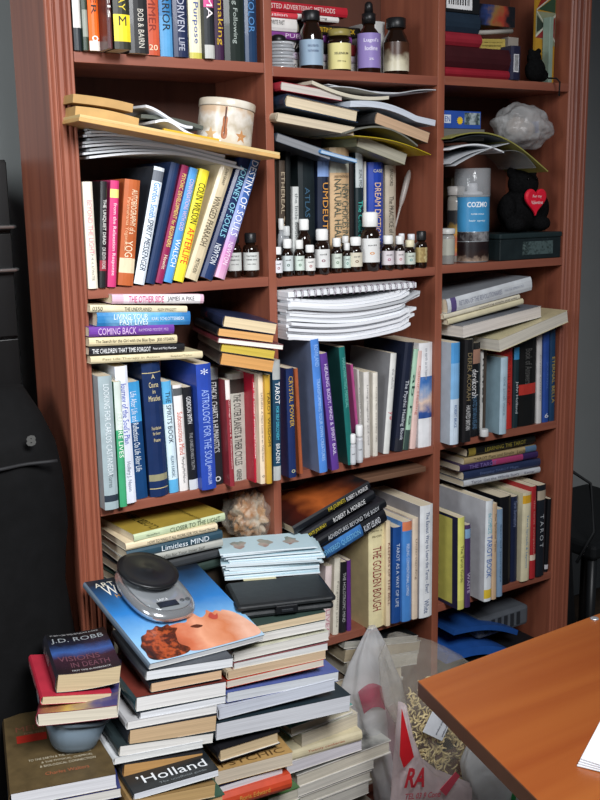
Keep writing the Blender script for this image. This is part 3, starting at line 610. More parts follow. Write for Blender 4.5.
# right bay third shelf: floppy white books lying on the row
def floppy(a): return lambda x, y: a * x * x
W4 = ' pile over right bay third shelf'
for r in [
    ('fore', (500, 352), (568.5, 322), 13, .12, -.05, '#cfc39c', 'large lowest cream paperback sagging off', dict(YR=-.03, page='#d8d2c4', edge='#cfc39c')),
    ('fore', (463.5, 338), (541.5, 317), 12, .12, -.035, '#7d8088', 'grey-covered white-paged paperback in', dict(YR=-.02, page='#dcd4cc')),
    ('spine', (448, 325), (523.5, 304), 6, .12, -.01, '#cfc6a6', 'thin lower cream booklet in', dict(YR=-.01)),
    ('spine', (444, 319.5), (520, 299), 5, .12, -.01, '#d0c9b4', 'thin upper cream booklet in', dict(YR=-.01, texts=[('something simple and wise', .7, .5, .5, '#6e685c')])),
    ('spine', (448, 313.5), (532, 290), 14.5, .14, -.012, '#c4c8cc', 'white thick paperback with grey top topmost of', dict(YR=-.012, front='#8e9298', texts=[('RETURN OF THE REVOLUTIONARIES', .38, .5, .35, '#7c7f92'), ('WALTER SEMKIW, M.D.', .78, .24, .22, '#a0a3b0')], bands=[(.90, .96, '#564a78')])),
]:
    mode, L, R, T, dep, Y, col, d, kw = r
    b_ = lie(mode, L, R, T, dep, Y, col, **kw); tag(b_, d + W4, 'book', 'books lying over the right bay third shelf')
# right bay fourth shelf: five tarot books lying on the row
W5 = ' in lying pile, right bay fourth shelf'
for r in [
    ('spine', (463.5, 487), (540, 472.5), 6, .13, .03, '#b9bcc2', 'lowest white book', dict(texts=[('Tarot: Get the Whole Story', .4, .62, .6, '#5a5a6c'), ('Kenner', .85, .14, .4, '#4a4a66')])),
    ('spine', (463.5, 480.5), (540, 466), 8, .13, .03, '#25304e', 'navy book', dict(texts=[('Everyday TAROT Magic', .45, .5, .4, '#5c6c94')])),
    ('spine', (459.7, 472), (537.6, 457.5), 6.5, .13, .03, '#342452', 'purple book with pink band', dict(texts=[('THE TAROT', .28, .34, .6, '#7a6aa4')], bands=[(.2, .6, '#a03c68')])),
    ('spine', (464, 465), (536, 451), 6.5, .12, .03, '#a8946c', 'tan book with blue end', dict(texts=[('TAROT Plain and Simple', .4, .55, .6, '#43382c'), ('Louis', .78, .12, .5, '#43382c')], bands=[(0, .16, '#54708c')])),
    ('spine', (467, 457), (535, 443), 8, .12, .03, '#191a18', 'topmost black book with gold lettering', dict(texts=[('LEARNING THE TAROT', .55, .6, .5, '#9a8c3c')], bands=[(.88, .98, '#8c7a34')])),
]:
    mode, L, R, T, dep, Y, col, d, kw = r
    b_ = lie(mode, L, R, T, dep, Y, col, YR=Y, **kw); tag(b_, d + W5, 'book', 'books lying on the right bay fourth shelf row')
# four black books leaning diagonally over the middle bay fourth shelf
W6 = ' of the four tilted ones, middle bay'
for L, R, T, d, tx, bn, dep in [
    ((306, 572), (387.5, 520.5), 13, 'lowest blue-black book', [('ANSWERED QUESTION', .42, .5, .5, '#7ec0e8'), ('KURT LELAND', .82, .2, .5, '#e8eaf0')], [(.3, .75, grad(['#1c2c5c', '#3c78b8', '#182848'], 1, 0, .2, 50, .3))], .13),
    ((304, 557), (387, 507), 9, 'second black book', [('ADVENTURES BEYOND THE BODY', .6, .62, .5, '#cfd2d6')], [], .13),
    ((300, 545), (376, 498.5), 9, 'third black book', [('ULTIMATE JOURNEY', .2, .3, .5, '#d8c23c'), ('ROBERT A. MONROE', .65, .42, .55, '#e8e8e8')], [], .13),
    ((295, 534.5), (371, 489), 9, 'topmost black book', [('FAR JOURNETS', .55, .22, .6, '#d8c23c'), ('ROBERT A. MONROE', .82, .28, .5, '#e8e8e8')], [], .13)]:
    b_ = lie('spine', L, R, T, dep, -.03, '#15171c', YR=-.03, texts=tx, bands=bn, page='#b9a88c', front=('#2a2a30' if 'top' not in d else grad(['#1c1a1c', '#5a2a18', '#b8602c', '#4a1c14', '#181414'], 1, 0, .2, 20, .2)))
    tag(b_, d + W6, 'book', 'black books tilted over the middle bay')
# ================================================================== FLOOR PILES
def place(o, A, e):
    """put a sheet-like object (local x along e, y backwards) at A"""
    bk_ = Vector((-e.y, e.x, 0)).normalized(); up = e.cross(bk_).normalized()
    o.matrix_world = frame(A, e, bk_, up)
def under(n, A, e, w_, dep, z1, cols, d, g):
    """the rest of a pile down to the floor (below the frame)"""
    t = z1 / n; bk_ = Vector((-e.y, e.x, 0)).normalized()
    for i in range(n):
        a = Vector((A.x, A.y, t * i + .0003)) + e * random.uniform(-.006, .006) + bk_ * random.uniform(.0, .012)
        b_ = lie3('tail', a, a + e * w_, t - .0006, dep, cols[i % len(cols)], page=[CREAM, WHITE, TAN][i % 3], hard=i % 2 == 0)
        tag(b_, d, 'book', g)
def bulge(a, p=0.): return lambda x, y: a * math.sin(math.pi * min(1, max(0, x))) + p * x * x
# pile A: seen from the tail edges
gA = 'books stacked below the magazine'
rowsA = [
    ((128, 815), (215, 797), 14, .16, '#8c7048', '#b89868', 'tan-paged book beneath the black lettered one', ),
    ((133, 801), (219, 776), 7.5, .17, '#1c2226', '#d3d6dc', 'black-covered book lettered Holland'),
    # L, R lower front corners, thickness px, depth, cover, page, description
    ((122, 778), (202, 765.5), 13.5, .17, '#2b2a2c', '#b98d58', 'tan-paged thin-covered book'),
    ((113, 765), (203, 747.5), 7, .20, '#c4c6c8', '#d8d8d6', 'long white-spined book'),
    ((118, 757), (213, 743), 11, .17, '#2a3436', '#dcd9d4', 'white-paged book with dark spine'),
    ((128, 747), (216, 731), 17, .17, '#2a2c32', '#c6a985', 'fat tan-paged book'),
    ((126, 730), (217, 713), 8.5, .18, '#b9b9bb', '#dcdad8', 'white-paged book with grey spine'),
    ((139, 720.5), (226, 703), 8, .18, '#3c4048', '#d8dade', 'slim bluish-white-paged book'),
    ((135, 712.5), (226, 695.5), 15, .165, '#1c3a44', '#e0dedc', 'thick white-paged book with red top and teal spine'),
    ((150, 693), (222, 679), 10, .15, '#20242a', '#cfae8c', 'small tan-paged paperback'),
    ((145, 681), (233, 667), 10, .17, '#4a4e54', '#d9dbde', 'white-paged book just below the magazine'),
]
zA = None; prevA = None
for i, (L, R, T, dep, col, pg, d) in enumerate(rowsA):
    YA = -.235 if i > 1 else -.285
    b_ = lie('tail', L, R, T, dep, YA, col, YR=YA - .012, page=pg, front=('#6b3028' if 'red top' in d else None), warp=bulge(.0, 0),
             ctexts=([('’Holland', .52, .17, .80, .022, '#d8dce0'), ('The unofficial guide', .6, .045, .55, .006, '#7c8488')] if 'Holland' in d else ()))
    tag(b_, d + ', in the pile under the magazine' if 'magazine' not in d else d + ' with the sleeping face', 'book', gA)
# magazine with sleeping face under the kitchen scale
Af = atY(148, 670, -.240); Bf = atY(262, 643, -.207); Ab = atY(72, 590, -.035)
e = (Bf - Af).normalized(); bkv = (Ab - Af); H_ = bkv.length; bkv.normalize()
upv = e.cross(bkv).normalized(); bkv = upv.cross(e).normalized()
MW = (Bf - Af).length
magz = Af.z
def magwarp(x, y): return -.010 * math.sin(math.pi * x) * 0 + .006 * x * x - .003 * y * 0
magm = bpy.data.materials.new('sky_and_face_print'); magm.use_nodes = True
n = magm.node_tree.nodes; l = magm.node_tree.links; b = n['Principled BSDF']; b.inputs['Roughness'].default_value = .28
tc = n.new('ShaderNodeTexCoord'); sp = n.new('ShaderNodeSeparateXYZ'); l.new(tc.outputs['Object'], sp.inputs[0])
mr = n.new('ShaderNodeMapRange'); mr.inputs[1].default_value = 0; mr.inputs[2].default_value = .235; l.new(sp.outputs[1], mr.inputs[0])
nz = n.new('ShaderNodeTexNoise'); nz.inputs['Scale'].default_value = 18; nz.inputs['Detail'].default_value = 5; l.new(tc.outputs['Object'], nz.inputs['Vector'])
ad = n.new('ShaderNodeMath'); ad.operation = 'MULTIPLY_ADD'; ad.inputs[1].default_value = .22; l.new(nz.outputs['Fac'], ad.inputs[0]); l.new(mr.outputs[0], ad.inputs[2])
r = ramp(n, [(.10, lin('#a9c4d8')), (.35, lin('#7fb4dc')), (.62, lin('#2f78bc')), (.88, lin('#21466c')), (1.0, lin('#1b222c'))])
l.new(ad.outputs[0], r.inputs[0]); l.new(r.outputs[0], b.inputs['Base Color'])
mag = book(frame(Af, e, bkv, upv), MW, H_, .0115, '#3d6c94', page='#e4e6e8', spine='#5c6a78', front=magm, warp=magwarp,
           ctexts=[('ART OF', .20, .93, .30, .012, '#c9c4b4'), ('WORLDS', .32, .85, .46, .026, '#d9d6cc'), ('How to dream', .32, .775, .34, .009, '#c9963c')])
tag(mag, 'large glossy blue magazine with a sleeping face on its cover, under the kitchen scale', 'magazine')
cvr = [c for c in mag.children if c.name.startswith('cover')][0]
def flatpoly(name, pts, m, parent, fn, dz=.0005):
    V = [fn(Vector((x, y, 0))) + Vector((0, 0, dz)) for x, y in pts]
    return mesh(name, V, [tuple(range(len(V)))], m, parent)
mf = lambda p: Vector((p.x * MW, p.y * H_, .0115 + magwarp(p.x, p.y)))
def sub(pts, k=3):
    out = []
    n_ = len(pts)
    for i in range(n_):
        p0, p1, p2, p3 = pts[i - 1], pts[i], pts[(i + 1) % n_], pts[(i + 2) % n_]
        for s in range(k):
            t = s / k
            out.append(tuple(.5 * (2 * p1[j] + (p2[j] - p0[j]) * t + (2 * p0[j] - 5 * p1[j] + 4 * p2[j] - p3[j]) * t * t + (3 * p1[j] - p0[j] - 3 * p2[j] + p3[j]) * t ** 3) for j in (0, 1)))
    return out
face = [(.30, .12), (.30, .30), (.42, .34), (.50, .33), (.54, .38), (.60, .42), (.64, .345), (.70, .37), (.73, .41), (.76, .37), (.80, .385), (.83, .36), (.86, .37), (.93, .31), (.985, .17), (.985, .03), (.80, .015), (.6, .012), (.45, .012), (.35, .04)]
flatpoly('face_picture', sub(face, 4), grad(['#8c3c24', '#c46a48', '#e0a080', '#c87850', '#e4b49c'], 0, .05, .2, 25, .25, .28), cvr, mf)
hair = [(.03, .05), (.035, .12), (.03, .18), (.06, .22), (.09, .28), (.14, .30), (.17, .335), (.21, .33), (.26, .36), (.29, .335), (.35, .35), (.36, .31), (.40, .29), (.36, .25), (.34, .20), (.32, .13), (.37, .06), (.30, .015), (.10, .012)]
flatpoly('hair_picture', sub(hair, 4), grad(['#2a1a14', '#5c2816', '#b05028', '#3a1c14', '#7c3418'], 0, 0, .09, 90, .7, .28), cvr, mf, .0008)
flatpoly('eyelashes_picture', sub([(.50, .27), (.55, .24), (.60, .25), (.56, .28)], 3), M('#5a2c1c', .3), cvr, mf, .0011)
flatpoly('lips_picture', sub([(.70, .33), (.745, .37), (.76, .33), (.79, .345), (.76, .29), (.72, .29)], 3), M('#b0483c', .3), cvr, mf, .0011)
# pile B: under the black case
gB = 'books stacked below the black plastic case'
rowsB = [
    ('tail', (215, 741), (350, 711), 17.5, .19, '#233038', '#d4d6dc', 'long white-paged book with dark cover, lowest', '#26343c'),
    ('tail', (218, 720), (335, 690), 12, .19, '#c9cdd8', '#cdd2de', 'bluish-white-paged book', None),
    ('tail', (226, 703), (338.5, 681), 10.5, .19, '#4a5ca0', '#d4d8de', 'white-paged book with violet-blue cover', '#5a68a8'),
    ('tail', (226, 688.5), (324, 666), 7.5, .17, '#c8402c', '#d9cfc2', 'white-paged book with red edge', '#c8402c'),
    ('tail', (227, 680), (326, 658.5), 9, .17, '#d0bca0', '#ceb394', 'tan-paged paperback', None),
    ('tail', (233, 671), (328, 650), 8, .17, '#8c5a5c', '#d8d8d6', 'white-paged book with maroon cover', '#8a5458'),
    ('tail', (233, 662), (329, 640), 9.5, .17, '#d8d6d0', '#dcd9d2', 'cream-white-paged book', '#c9c8b4'),
    ('tail', (250, 644), (326, 628.5), 8, .16, '#dcdad4', '#e0ddd8', 'white-paged book below the tan one', None),
    ('tail', (252, 635), (326, 619.5), 8.5, .16, '#3a4a44', '#d4bf9e', 'tan-paged book right under the case', None),
]
YB = -.185
topB = 0; botB = 9
for mode, L, R, T, dep, col, pg, d, fr in rowsB:
    b_ = lie('tail', L, R, T, dep - .035, YB, col, YR=YB - .020, page=pg, front=fr)
    tag(b_, d + ' in the pile beneath the black case', 'book', gB)
    topB = max(topB, b_.matrix_world.translation.z + b_['_sz']); botB = min(botB, b_.matrix_world.translation.z)
# black case
cA = atY(237, 621.5, -.19); cA.z = topB + .002; cA = atZ(237, 621.5, cA.z); cB = atZ(337, 609.5, cA.z); e = (cB - cA); cw = e.length; e.normalize(); bkv = Vector((-e.y, e.x, 0)).normalized()
case = empty('plastic_case', mat=frame(cA, e, bkv, Z)); tag(case, 'black plastic tool case with a front latch, under the pale blue booklets', 'case')
blk = M('#1f2224', .42, noise=.15, scale=60, bump=.2)
CD = .118; CH = .026
box('lower_shell', (.004, .002, .0005), (cw - .004, CD - .002, CH * .5), blk, case, .006)
box('upper_shell', (0, 0, CH * .5 + .0008), (cw, CD, CH), blk, case, .008)
box('latch', (cw * .38, -.006, .006), (cw * .60, -.0002, CH - .004), M('#15171a', .35), case, .002)
box('latch_grip', (cw * .43, -.0085, .010), (cw * .55, -.0062, CH * .6), M('#23262a', .35), case, .001)
# pale blue booklets on the case
gK = 'pale blue booklets stacked on the black case'
cardm = M('#bcd4dc', .5, noise=.04, scale=8); cardp = pages('#dfe9ee')
kz = cA.z + CH + .0006; kA = atZ(224, 580, kz); kB = atZ(319, 572.5, kz); ke = (kB - kA).normalized()
def booklet_mesh(w_, d_, t_):
    bm = bmesh.new(); boxv(bm, (0, 0, 0), (w_, d_, t_))
    for f in bm.faces: f.material_index = 0 if abs(f.normal.z) > .5 else 1
    me = bpy.data.meshes.new('booklet'); bm.to_mesh(me); bm.free(); me.materials.append(cardm); me.materials.append(cardp); return me
kw_ = (kB - kA).length; kd = .085; kt = .0030
kme = booklet_mesh(kw_, kd, kt * .93)
NB = 17
for i in range(NB):
    o = bpy.data.objects.new('booklet', kme); COL.objects.link(o)
    grp_ = [0, 0, 0, 0, 0, .006, .004, -.002, 0, -.004, .008, .006, .004, .002, -.006, -.002, -.008][i]
    yaw = math.atan2(ke.y, ke.x) + [0, .03, .02, .01, -.02, .05, .04, .06, -.04, -.05, -.03, .0, .02, .01, .08, .07, .02][i]
    o.matrix_world = Matrix.Translation(kA + Vector((grp_ + .002 * (i % 3), .002 * ((i * 7) % 5) - .004, i * kt))) @ Matrix.Rotation(yaw, 4, 'Z')
    if i == NB - 1:
        tag(o, 'topmost pale blue booklet on the stack, three small red-brown drawings on its cover', 'booklet', gK)
        for k in range(3):
            cx = kw_ * (.22 + .28 * k); cy = kd * .5
            pts = [(cx + (.013 + .004 * math.sin(a * 5 + k * 2)) * math.cos(a), cy + (.02 + .006 * math.sin(a * 3 + k)) * math.sin(a)) for a in [j * .35 for j in range(18)]]
            mesh('cover_drawing', [(x, y, kt * .93 + .0003) for x, y in pts], [tuple(range(18))], grad(['#8c5a54', '#b0a49c', '#7c8c84', '#a87068'], 1, 0, .1, 90, .4), o)
    else: tag(o, 'pale blue booklet in the even stack on the black case, below the topmost', 'booklet', gK)
lb = box('paper_slip', (0, 0, 0), (.06, .012, .0004), M('#c9c09a', .6)); tag(lb, 'narrow cream paper slip poking out between case and booklets', 'paper')
lb.matrix_world = Matrix.Translation(kA + ke * .03 + Vector((0, -.0125, -.0006))) @ Matrix.Rotation(math.atan2(ke.y, ke.x), 4, 'Z')
# pile C: lower middle
gC = 'books stacked low in the middle'
YC = -.185
for mode, L, R, T, dep, col, pg, d, kw in [
    ('spine', (216, 812), (291, 789), 16, .10, '#c4482c', TAN, 'orange-red cloth-spined book showing its spine', dict(hard=True, texts=[('Boris Edward', .5, .4, .3, '#d8a04c')])),
    ('tail', (216, 796), (283, 775), 8.5, .11, '#26243c', '#d6d6da', 'white-paged book with dark violet cover', {}),
    ('tail', (214, 786), (293, 765), 14, .12, '#b8935c', '#cfc2ae', 'tan-covered book lettered PSYCHIC', dict(hard=False, front='#b8935c', ctexts=[('PSYCHIC', .52, .12, .8, .016, '#5a4020')])),
    ('tail', (220, 763), (280, 744), 14, .11, '#202024', '#cdb793', 'black hardback with cream pages', dict(hard=True)),
]:
    b_ = lie(mode, L, R, T, dep, YC if mode != 'spine' else YC - .005, col, page=pg, **kw); tag(b_, d + ', low between the two tall piles', 'book', gC)
gr = lie('tail', (268, 812), (300, 800), 14, .09, -.16, '#4a7040', page='#c9c4b4', hard=True); tag(gr, 'green edged book low beside the orange-red spine', 'book')
# pile D: right
gD = 'books stacked at the right of the piles'
YD = -.125
for mode, L, R, T, dep, col, pg, d, kw in [
    ('fore', (296, 822), (369, 793), 12, .10, '#8c8c88', '#d2cfc6', 'pale book at the picture foot', {}),
    ('fore', (299, 808), (372, 780), 11, .10, '#4a4c48', '#d2cec2', 'grey hardback low down', dict(hard=True)),
    ('fore', (298, 797), (374, 768), 9, .10, '#7c7c78', '#d6d2c8', 'white-paged book right below the portrait book', {}),
    ('fore', (297, 789), (391, 753), 14, .10, '#9a9a94', '#d2cbbb', 'grey hardback with portrait photo on its cover', dict(hard=True, front=grad(['#5c5c58', '#a8a8a2', '#3c3c3c', '#b4b4ae'], 1, 0, .22, 30, .4))),
    ('fore', (287, 775), (362, 750), 12, .10, '#d0cdd0', '#d4d0d6', 'lavender-white book', {}),
    ('spine', (289, 762), (362, 740), 10, .10, '#d4c9a8', '#d8ccb0', 'cream book with small red title', dict(texts=[('Twenty cookeries', .5, .5, .3, '#b0563c')])),
    ('fore', (302, 750), (358, 728), 16, .09, '#d8cfb8', '#d6ccb6', 'cream-paged thick book behind the teal one', {}),
    ('fore', (291, 737), (353, 713), 9, .09, '#4f9a90', '#d2cbb4', 'teal hardback topmost', dict(hard=True, front='#5fa89c')),
]:
    b_ = lie(mode, L, R, T, dep, YD, col, page=pg, **kw); tag(b_, d + ' in the right-hand floor pile', 'book', gD)
# left: brown book, bin, three paperbacks
jA = atY(36, 726.5, -.20); jB = atY(118, 720, -.222); je = (jB - jA).normalized(); jk = Vector((-je.y, je.x, 0)).normalized(); jw = (jB - jA).length
JT = (jA.z + jB.z) / 2 - .0008; binc = jA + je * jw * .5 + jk * .078; bfz = binc - jk * .052
bz = JT - .05
for _ in range(30):
    bz += (pix((bfz.x, bfz.y, bz))[1] - 753) * .0005
bA = atZ(9, 794, bz - .0005); bB = atZ(116, 773.5, bz - .0005); bA.z -= .024; bB.z -= .024
be = (bB - bA).normalized(); bw = (bB - bA).length
brown = lie3('tail', bA, bB, .024, .235, '#51412a', page='#d6d6da', warp=lambda x, y: 0,
    front=M('#54452c', .5, noise=.2, scale=50),
    ctexts=[('MEDICINE', .42, .77, .6, .016, '#7c4a38'), ('FOR THE', .3, .70, .2, .007, '#8c6a54'), ('TO THE EARTH & THE GREAT ENERGY', .52, .34, .62, .006, '#b9b09a'), ('& THE PHYSICAL, CHEMICAL', .58, .29, .5, .006, '#b9b09a'),
            ('& BIOLOGICAL CONNECTION', .58, .245, .54, .006, '#b9b09a'), ('Charles Walters', .56, .15, .42, .009, '#a05a3c')])
tag(brown, 'brown-covered thick paperback with orange lettering, under the grey bin', 'book')
cv_ = [c for c in brown.children if c.name.startswith('cover')][0]
mesh('printed_red_patch', [(.12 * bw, .58 * .235, .0243), (.42 * bw, .58 * .235, .0243), (.42 * bw, .68 * .235, .0243), (.12 * bw, .68 * .235, .0243)], [(0, 1, 2, 3)], M('#a0281c', .5), cv_)
b2 = lie3('tail', bA + be * .012 - Z * .0165 + be * .0, bB + be * .006 - Z * .0165, .016, .20, '#2c3468', page='#d2cfc9')
tag(b2, 'navy-covered book directly beneath the brown one', 'book')
# grey bin
bc_ = Vector((binc.x, binc.y, bz))
bh = JT - bz - .001
binm = M('#6d7c88', .38, noise=.04)
def rr(wx, wy, z, k=28, p=3.2):
    out = []
    for i in range(k):
        a = 2 * math.pi * i / k; c, s = math.cos(a), math.sin(a)
        f = (abs(c) ** p + abs(s) ** p) ** (-1 / p); out.append(Vector((wx * c * f, wy * s * f, z)))
    return out
def ringmesh(name, rings, m, parent=None, cap=(True, True), smooth=True):
    k = len(rings[0]); V = [v for r_ in rings for v in r_]; F = []
    for i in range(len(rings) - 1):
        for j in range(k): F.append((i * k + j, i * k + (j + 1) % k, (i + 1) * k + (j + 1) % k, (i + 1) * k + j))
    if cap[0]: F.append(tuple(range(k))[::-1])
    if cap[1]: F.append(tuple((len(rings) - 1) * k + j for j in range(k)))
    o = mesh(name, V, F, m, parent)
    for f in o.data.polygons: f.use_smooth = smooth and len(f.vertices) == 4
    return o
binr = empty('desk_bin', mat=Matrix.Translation(bc_) @ Matrix.Rotation(math.atan2(je.y, je.x), 4, 'Z'))
jup = je.cross(jk).normalized(); binr.matrix_world = frame(Vector((binc.x, binc.y, bz)) - jup * .0, je, jk, jup)
tag(binr, 'small grey plastic bin standing on the brown book, three paperbacks on top', 'bin')
ringmesh('body', [rr(.030, .048, 0), rr(.036, .055, .003), rr(.038, .058, bh * .18), rr(.0385, .0585, bh * .2), rr(.0392, .0592, bh * .22), rr(.050, .076, bh - .006), rr(.0475, .0735, bh - .006), rr(.034, .052, .005), rr(.02, .03, .004)], binm, binr, (True, True))
ringmesh('rim', [rr(.050, .076, bh - .0058), rr(.055, .081, bh - .0058), rr(.055, .081, bh), rr(.049, .075, bh), rr(.049, .075, bh - .0058)], binm, binr, (False, False))
# three paperbacks
jA = atY(37, 726.5, -.20); jB = atZ(118, 720, jA.z)
t1 = lie3('tail', jA, jB, .021, .155, '#7c2c3c', page='#d8cfbc', texts=[('MIDNIGHT', .7, .3, .4, '#b07a80')], bands=[(.78, 1, '#5a5c7c')], front=grad(['#7c2c3c', '#b89a50', '#3c3a6c'], 0, 0, .1, 40, .3), warp=lambda x, y: .004 * x * x)
tag(t1, 'maroon and gold paperback directly on the grey bin', 'book')
j2 = jA + Z * .0215; e2 = (atZ(115, 698, j2.z) - j2)
j2 = atY(40.5, 705, -.198); j2b = atY(111, 701, -.218)
t2 = lie3('tail', j2, j2b, .014, .150, '#b0283c', page='#cdb795', texts=[('CRIMSON GLORY', .4, .6, .5, '#e0a4a8'), ('NOVEL', .85, .2, .5, '#e0b4b0')], front='#a82c3c')
tag(t2, 'red paperback in the middle of the three on the bin', 'book')
j3 = atY(55, 693, -.196); j3b = atY(119, 690, -.215)
jd_front = grad(['#1f1a1e', '#2a1c26', '#3a2430', '#3a5c9c', '#1c2030', '#17171a', '#1a1a1c'], 1, 0, .155, 45, .10, .3)
t3 = lie3('tail', j3, j3b, .030, .150, '#24242a', page='#c6b28e', front=jd_front, warp=lambda x, y: .012 * x * x, spine='#2c2c34',
          ctexts=[('J.D. ROBB', .5, .80, .86, .020, '#9aa0a4'), ('VISIONS', .42, .34, .66, .018, '#6c4450'), ('IN DEATH', .56, .18, .6, .017, '#6c4450'), ('#1 NEW YORK TIMES BESTSELLING AUTHOR', .48, .95, .8, .005, '#b0b0b0'), ('FIRST TIME IN PAPERBACK', .55, .05, .6, .005, '#c0c0c0')],
          texts=[('J.D. ROBB', .35, .4, .5, '#a0a0a0')])
tag(t3, 'dark paperback lettered VISIONS IN DEATH, topmost on the grey bin', 'book')
# remaining books down to the floor
CC = ['#6a5a4a', '#3a4a5c', '#7c3a34', '#3c5a48', '#8c8476']
A0 = atY(122, 778, -.235); under(9, Vector((-.065, -.275, 0)), Vector((1, -.10, 0)).normalized(), .14, .15, .395, CC, 'hardback in the lower part of the pile beneath the magazine pile', 'floor pile under the magazine')
under(7, Vector((.135, -.18, 0)), Vector((1, -.1, 0)).normalized(), .13, .14, .235, CC, 'hardback at the foot of the low middle pile', 'floor pile in the middle')
under(5, Vector((.29, -.135, 0)), Vector((1, .03, 0)).normalized(), .2, .11, .145, CC, 'hardback at the foot of the right-hand pile', 'floor pile on the right')
under(8, bA - Vector((0, 0, bA.z)) + Vector((.01, .01, 0)), be, .14, .20, bA.z - .018, CC, 'hardback in the lower part of the pile beneath the brown book', 'floor pile under the brown book')
# ------------------------------------------------------------------ kitchen scale on the magazine
sc_c = atZ(150, 596, magz + .035); 
mpt = lambda fx, fy: Af + e0 * MW * fx + bk0 * H_ * fy + up0 * (.0118 + magwarp(fx, fy))
e0 = (Bf - Af).normalized(); bk0 = ((Ab - Af)).normalized(); up0 = e0.cross(bk0).normalized(); bk0 = up0.cross(e0)
def on_mag(px, py):
    d = ray(px, py); o_ = mpt(.5, .5); t = (o_ - CAMP).dot(up0) / d.dot(up0); return CAMP + d * t
fl = on_mag(136, 616); fr = on_mag(204, 607); bl = on_mag(97, 577); 
sx_ = ((fr - fl).normalized() + (fl - bl).normalized().cross(up0) * -1).normalized(); sx_ = e0; sy_ = up0.cross(sx_)
print('SCALE', (fr - fl).length, (bl - fl).length, sx_, e0, MW, H_)
cen = on_mag(152, 597) + up0 * .004
scale = empty('kitchen_scale', mat=frame(cen, sx_, sy_, up0)); tag(scale, 'chrome digital kitchen scale with round black platter on the glossy magazine', 'kitchen scale')
chrome = M('#c4c6c9', .16, .75, noise=.02); glassb = M('#9a9fa3', .12, .4, noise=.05)
hw, hl = .058, .080
def sring(f, z, dy=0): return [Vector((v.x * (1 - .12 * (v.y / hl if v.y > 0 else 0)), v.y + dy, z)) for v in rr(hw * f, hl * f, z, 40, 2.8)]
ringmesh('body', [sring(.80, -.003), sring(.90, -.002), sring(.98, .004), sring(1.0, .008), sring(.985, .012), sring(.93, .016), sring(.84, .0185), sring(.70, .0195)], chrome, scale)
ringmesh('top_plate', [sring(.86, .0188), sring(.84, .0202), sring(.5, .0208)], glassb, scale)
lathe('neck', [(.030, .021), (.034, .024), (.036, .028), (.034, .030)], chrome, scale, 36, (-.004, .024, 0))
lathe('platter', [(.044, .0305), (.0525, .032), (.0535, .035), (.051, .0375), (.042, .0365), (.038, .0362), (.012, .0362), (.011, .037), (.002, .037)], M('#17181a', .35, noise=.1), scale, 40, (-.004, .024, 0))
bm = bmesh.new(); boxv(bm, (-.026, -.060, .0205), (.012, -.046, .0216), 0, .001); bmo('display', bm, M('#23272a', .15), scale)
for xx_ in (.020, .031):
    lathe('button', [(.0045, .0203), (.0045, .0218), (.003, .0222)], M('#4a4e52', .3), scale, 16, (xx_ + .003, -.050, 0), sy=.75)
text('LAICA', scale, (-.010, -.0405, .0209), X, Y_, .020, .006, '#eef0f2', name='brand_lettering')
# ================================================================== PAPERS AND LOOSE THINGS IN THE SHELVES
pap = M('#dcdee2', .75, noise=.05, scale=6, spec=.1); papw = M('#e4e6ea', .75, noise=.03, scale=6, spec=.1); papg = M('#b9bcc0', .75, noise=.05, scale=6, spec=.1)
def sheet(name, x0, x1, z, yf, dep, t, fn, m, yaw=0, nx=24, ny=6):
    o = slab(name, x1 - x0, dep, t, fn, m, None, nx, ny); o.matrix_world = Matrix.Translation((x0, yf, z)) @ Matrix.Rotation(yaw, 4, 'Z'); return o
# wavy manuscripts on third shelf middle bay
gP = 'wavy stacks of white paper above the middle bay books'
z0 = atY(300, 345, -.03).z; z1 = atY(300, 303, -.03).z
rnd = random.Random(3)
NP = 14
xa = atY(280, 345, -.03).x; xb = atY(420, 345, -.03).x
for i in range(NP):
    fz = i / NP; t = (z1 - z0) / NP * .93
    l_ = xa + rnd.uniform(0, .028) ; r_ = xb - rnd.uniform(.0, .05) + (.02 if i in (8, 10) else 0)
    amp = .013
    ph = .35 + .12 * fz
    def fn(x, y, W=(r_ - l_), amp=amp, LL=l_, i=i, fz=fz):
        u = x / W
        base = -amp * math.sin(math.pi * min(1, (x + l_) / .37 * 1.25 - 1.22 + .02)) * 1.0 + .0 if 0 else -amp * math.sin(math.pi * max(0, min(1, (x + LL - .363) / .28))) + .030 * max(0, x + LL - .62) / .1
        return base
    l_ = max(l_, BAY[2][0] + .0015); r_ = min(r_, BAY[2][1] - .001)
    o = sheet('manuscript', l_, r_, z0 + (z1 - z0) * fz + .012, -.032 + rnd.uniform(-.006, .006), .2, t, fn, [pap, papw, papg][rnd.choice([0, 1, 0, 1, 1, 2])])
    tag(o, ('lowest' if i == 0 else 'topmost' if i == NP - 1 else 'inner') + ' curled sheaf of white paper in the stack under the comb-bound report', 'paper stack', gP)
zt = atY(300, 301, -.03).z
rep = empty('bound_report', (BAY[2][0] + .003, -.034, zt + .008)); tag(rep, 'white comb-bound report lying topmost on the wavy paper stack', 'report')
box('pages', (0, 0, 0), (.295, .19, .010), papw, rep, .0008)
box('back_cover', (.028, .002, .0102), (.29, .19, .0115), papg, rep)
for k in range(20):
    tube('comb_ring', [(.012 + k * .0143, -.003 + .006 * math.cos(a), .006 + .0068 * math.sin(a)) for a in [j * .7 for j in range(8)]], .0011, M('#8c7f8c', .4), rep, 5)
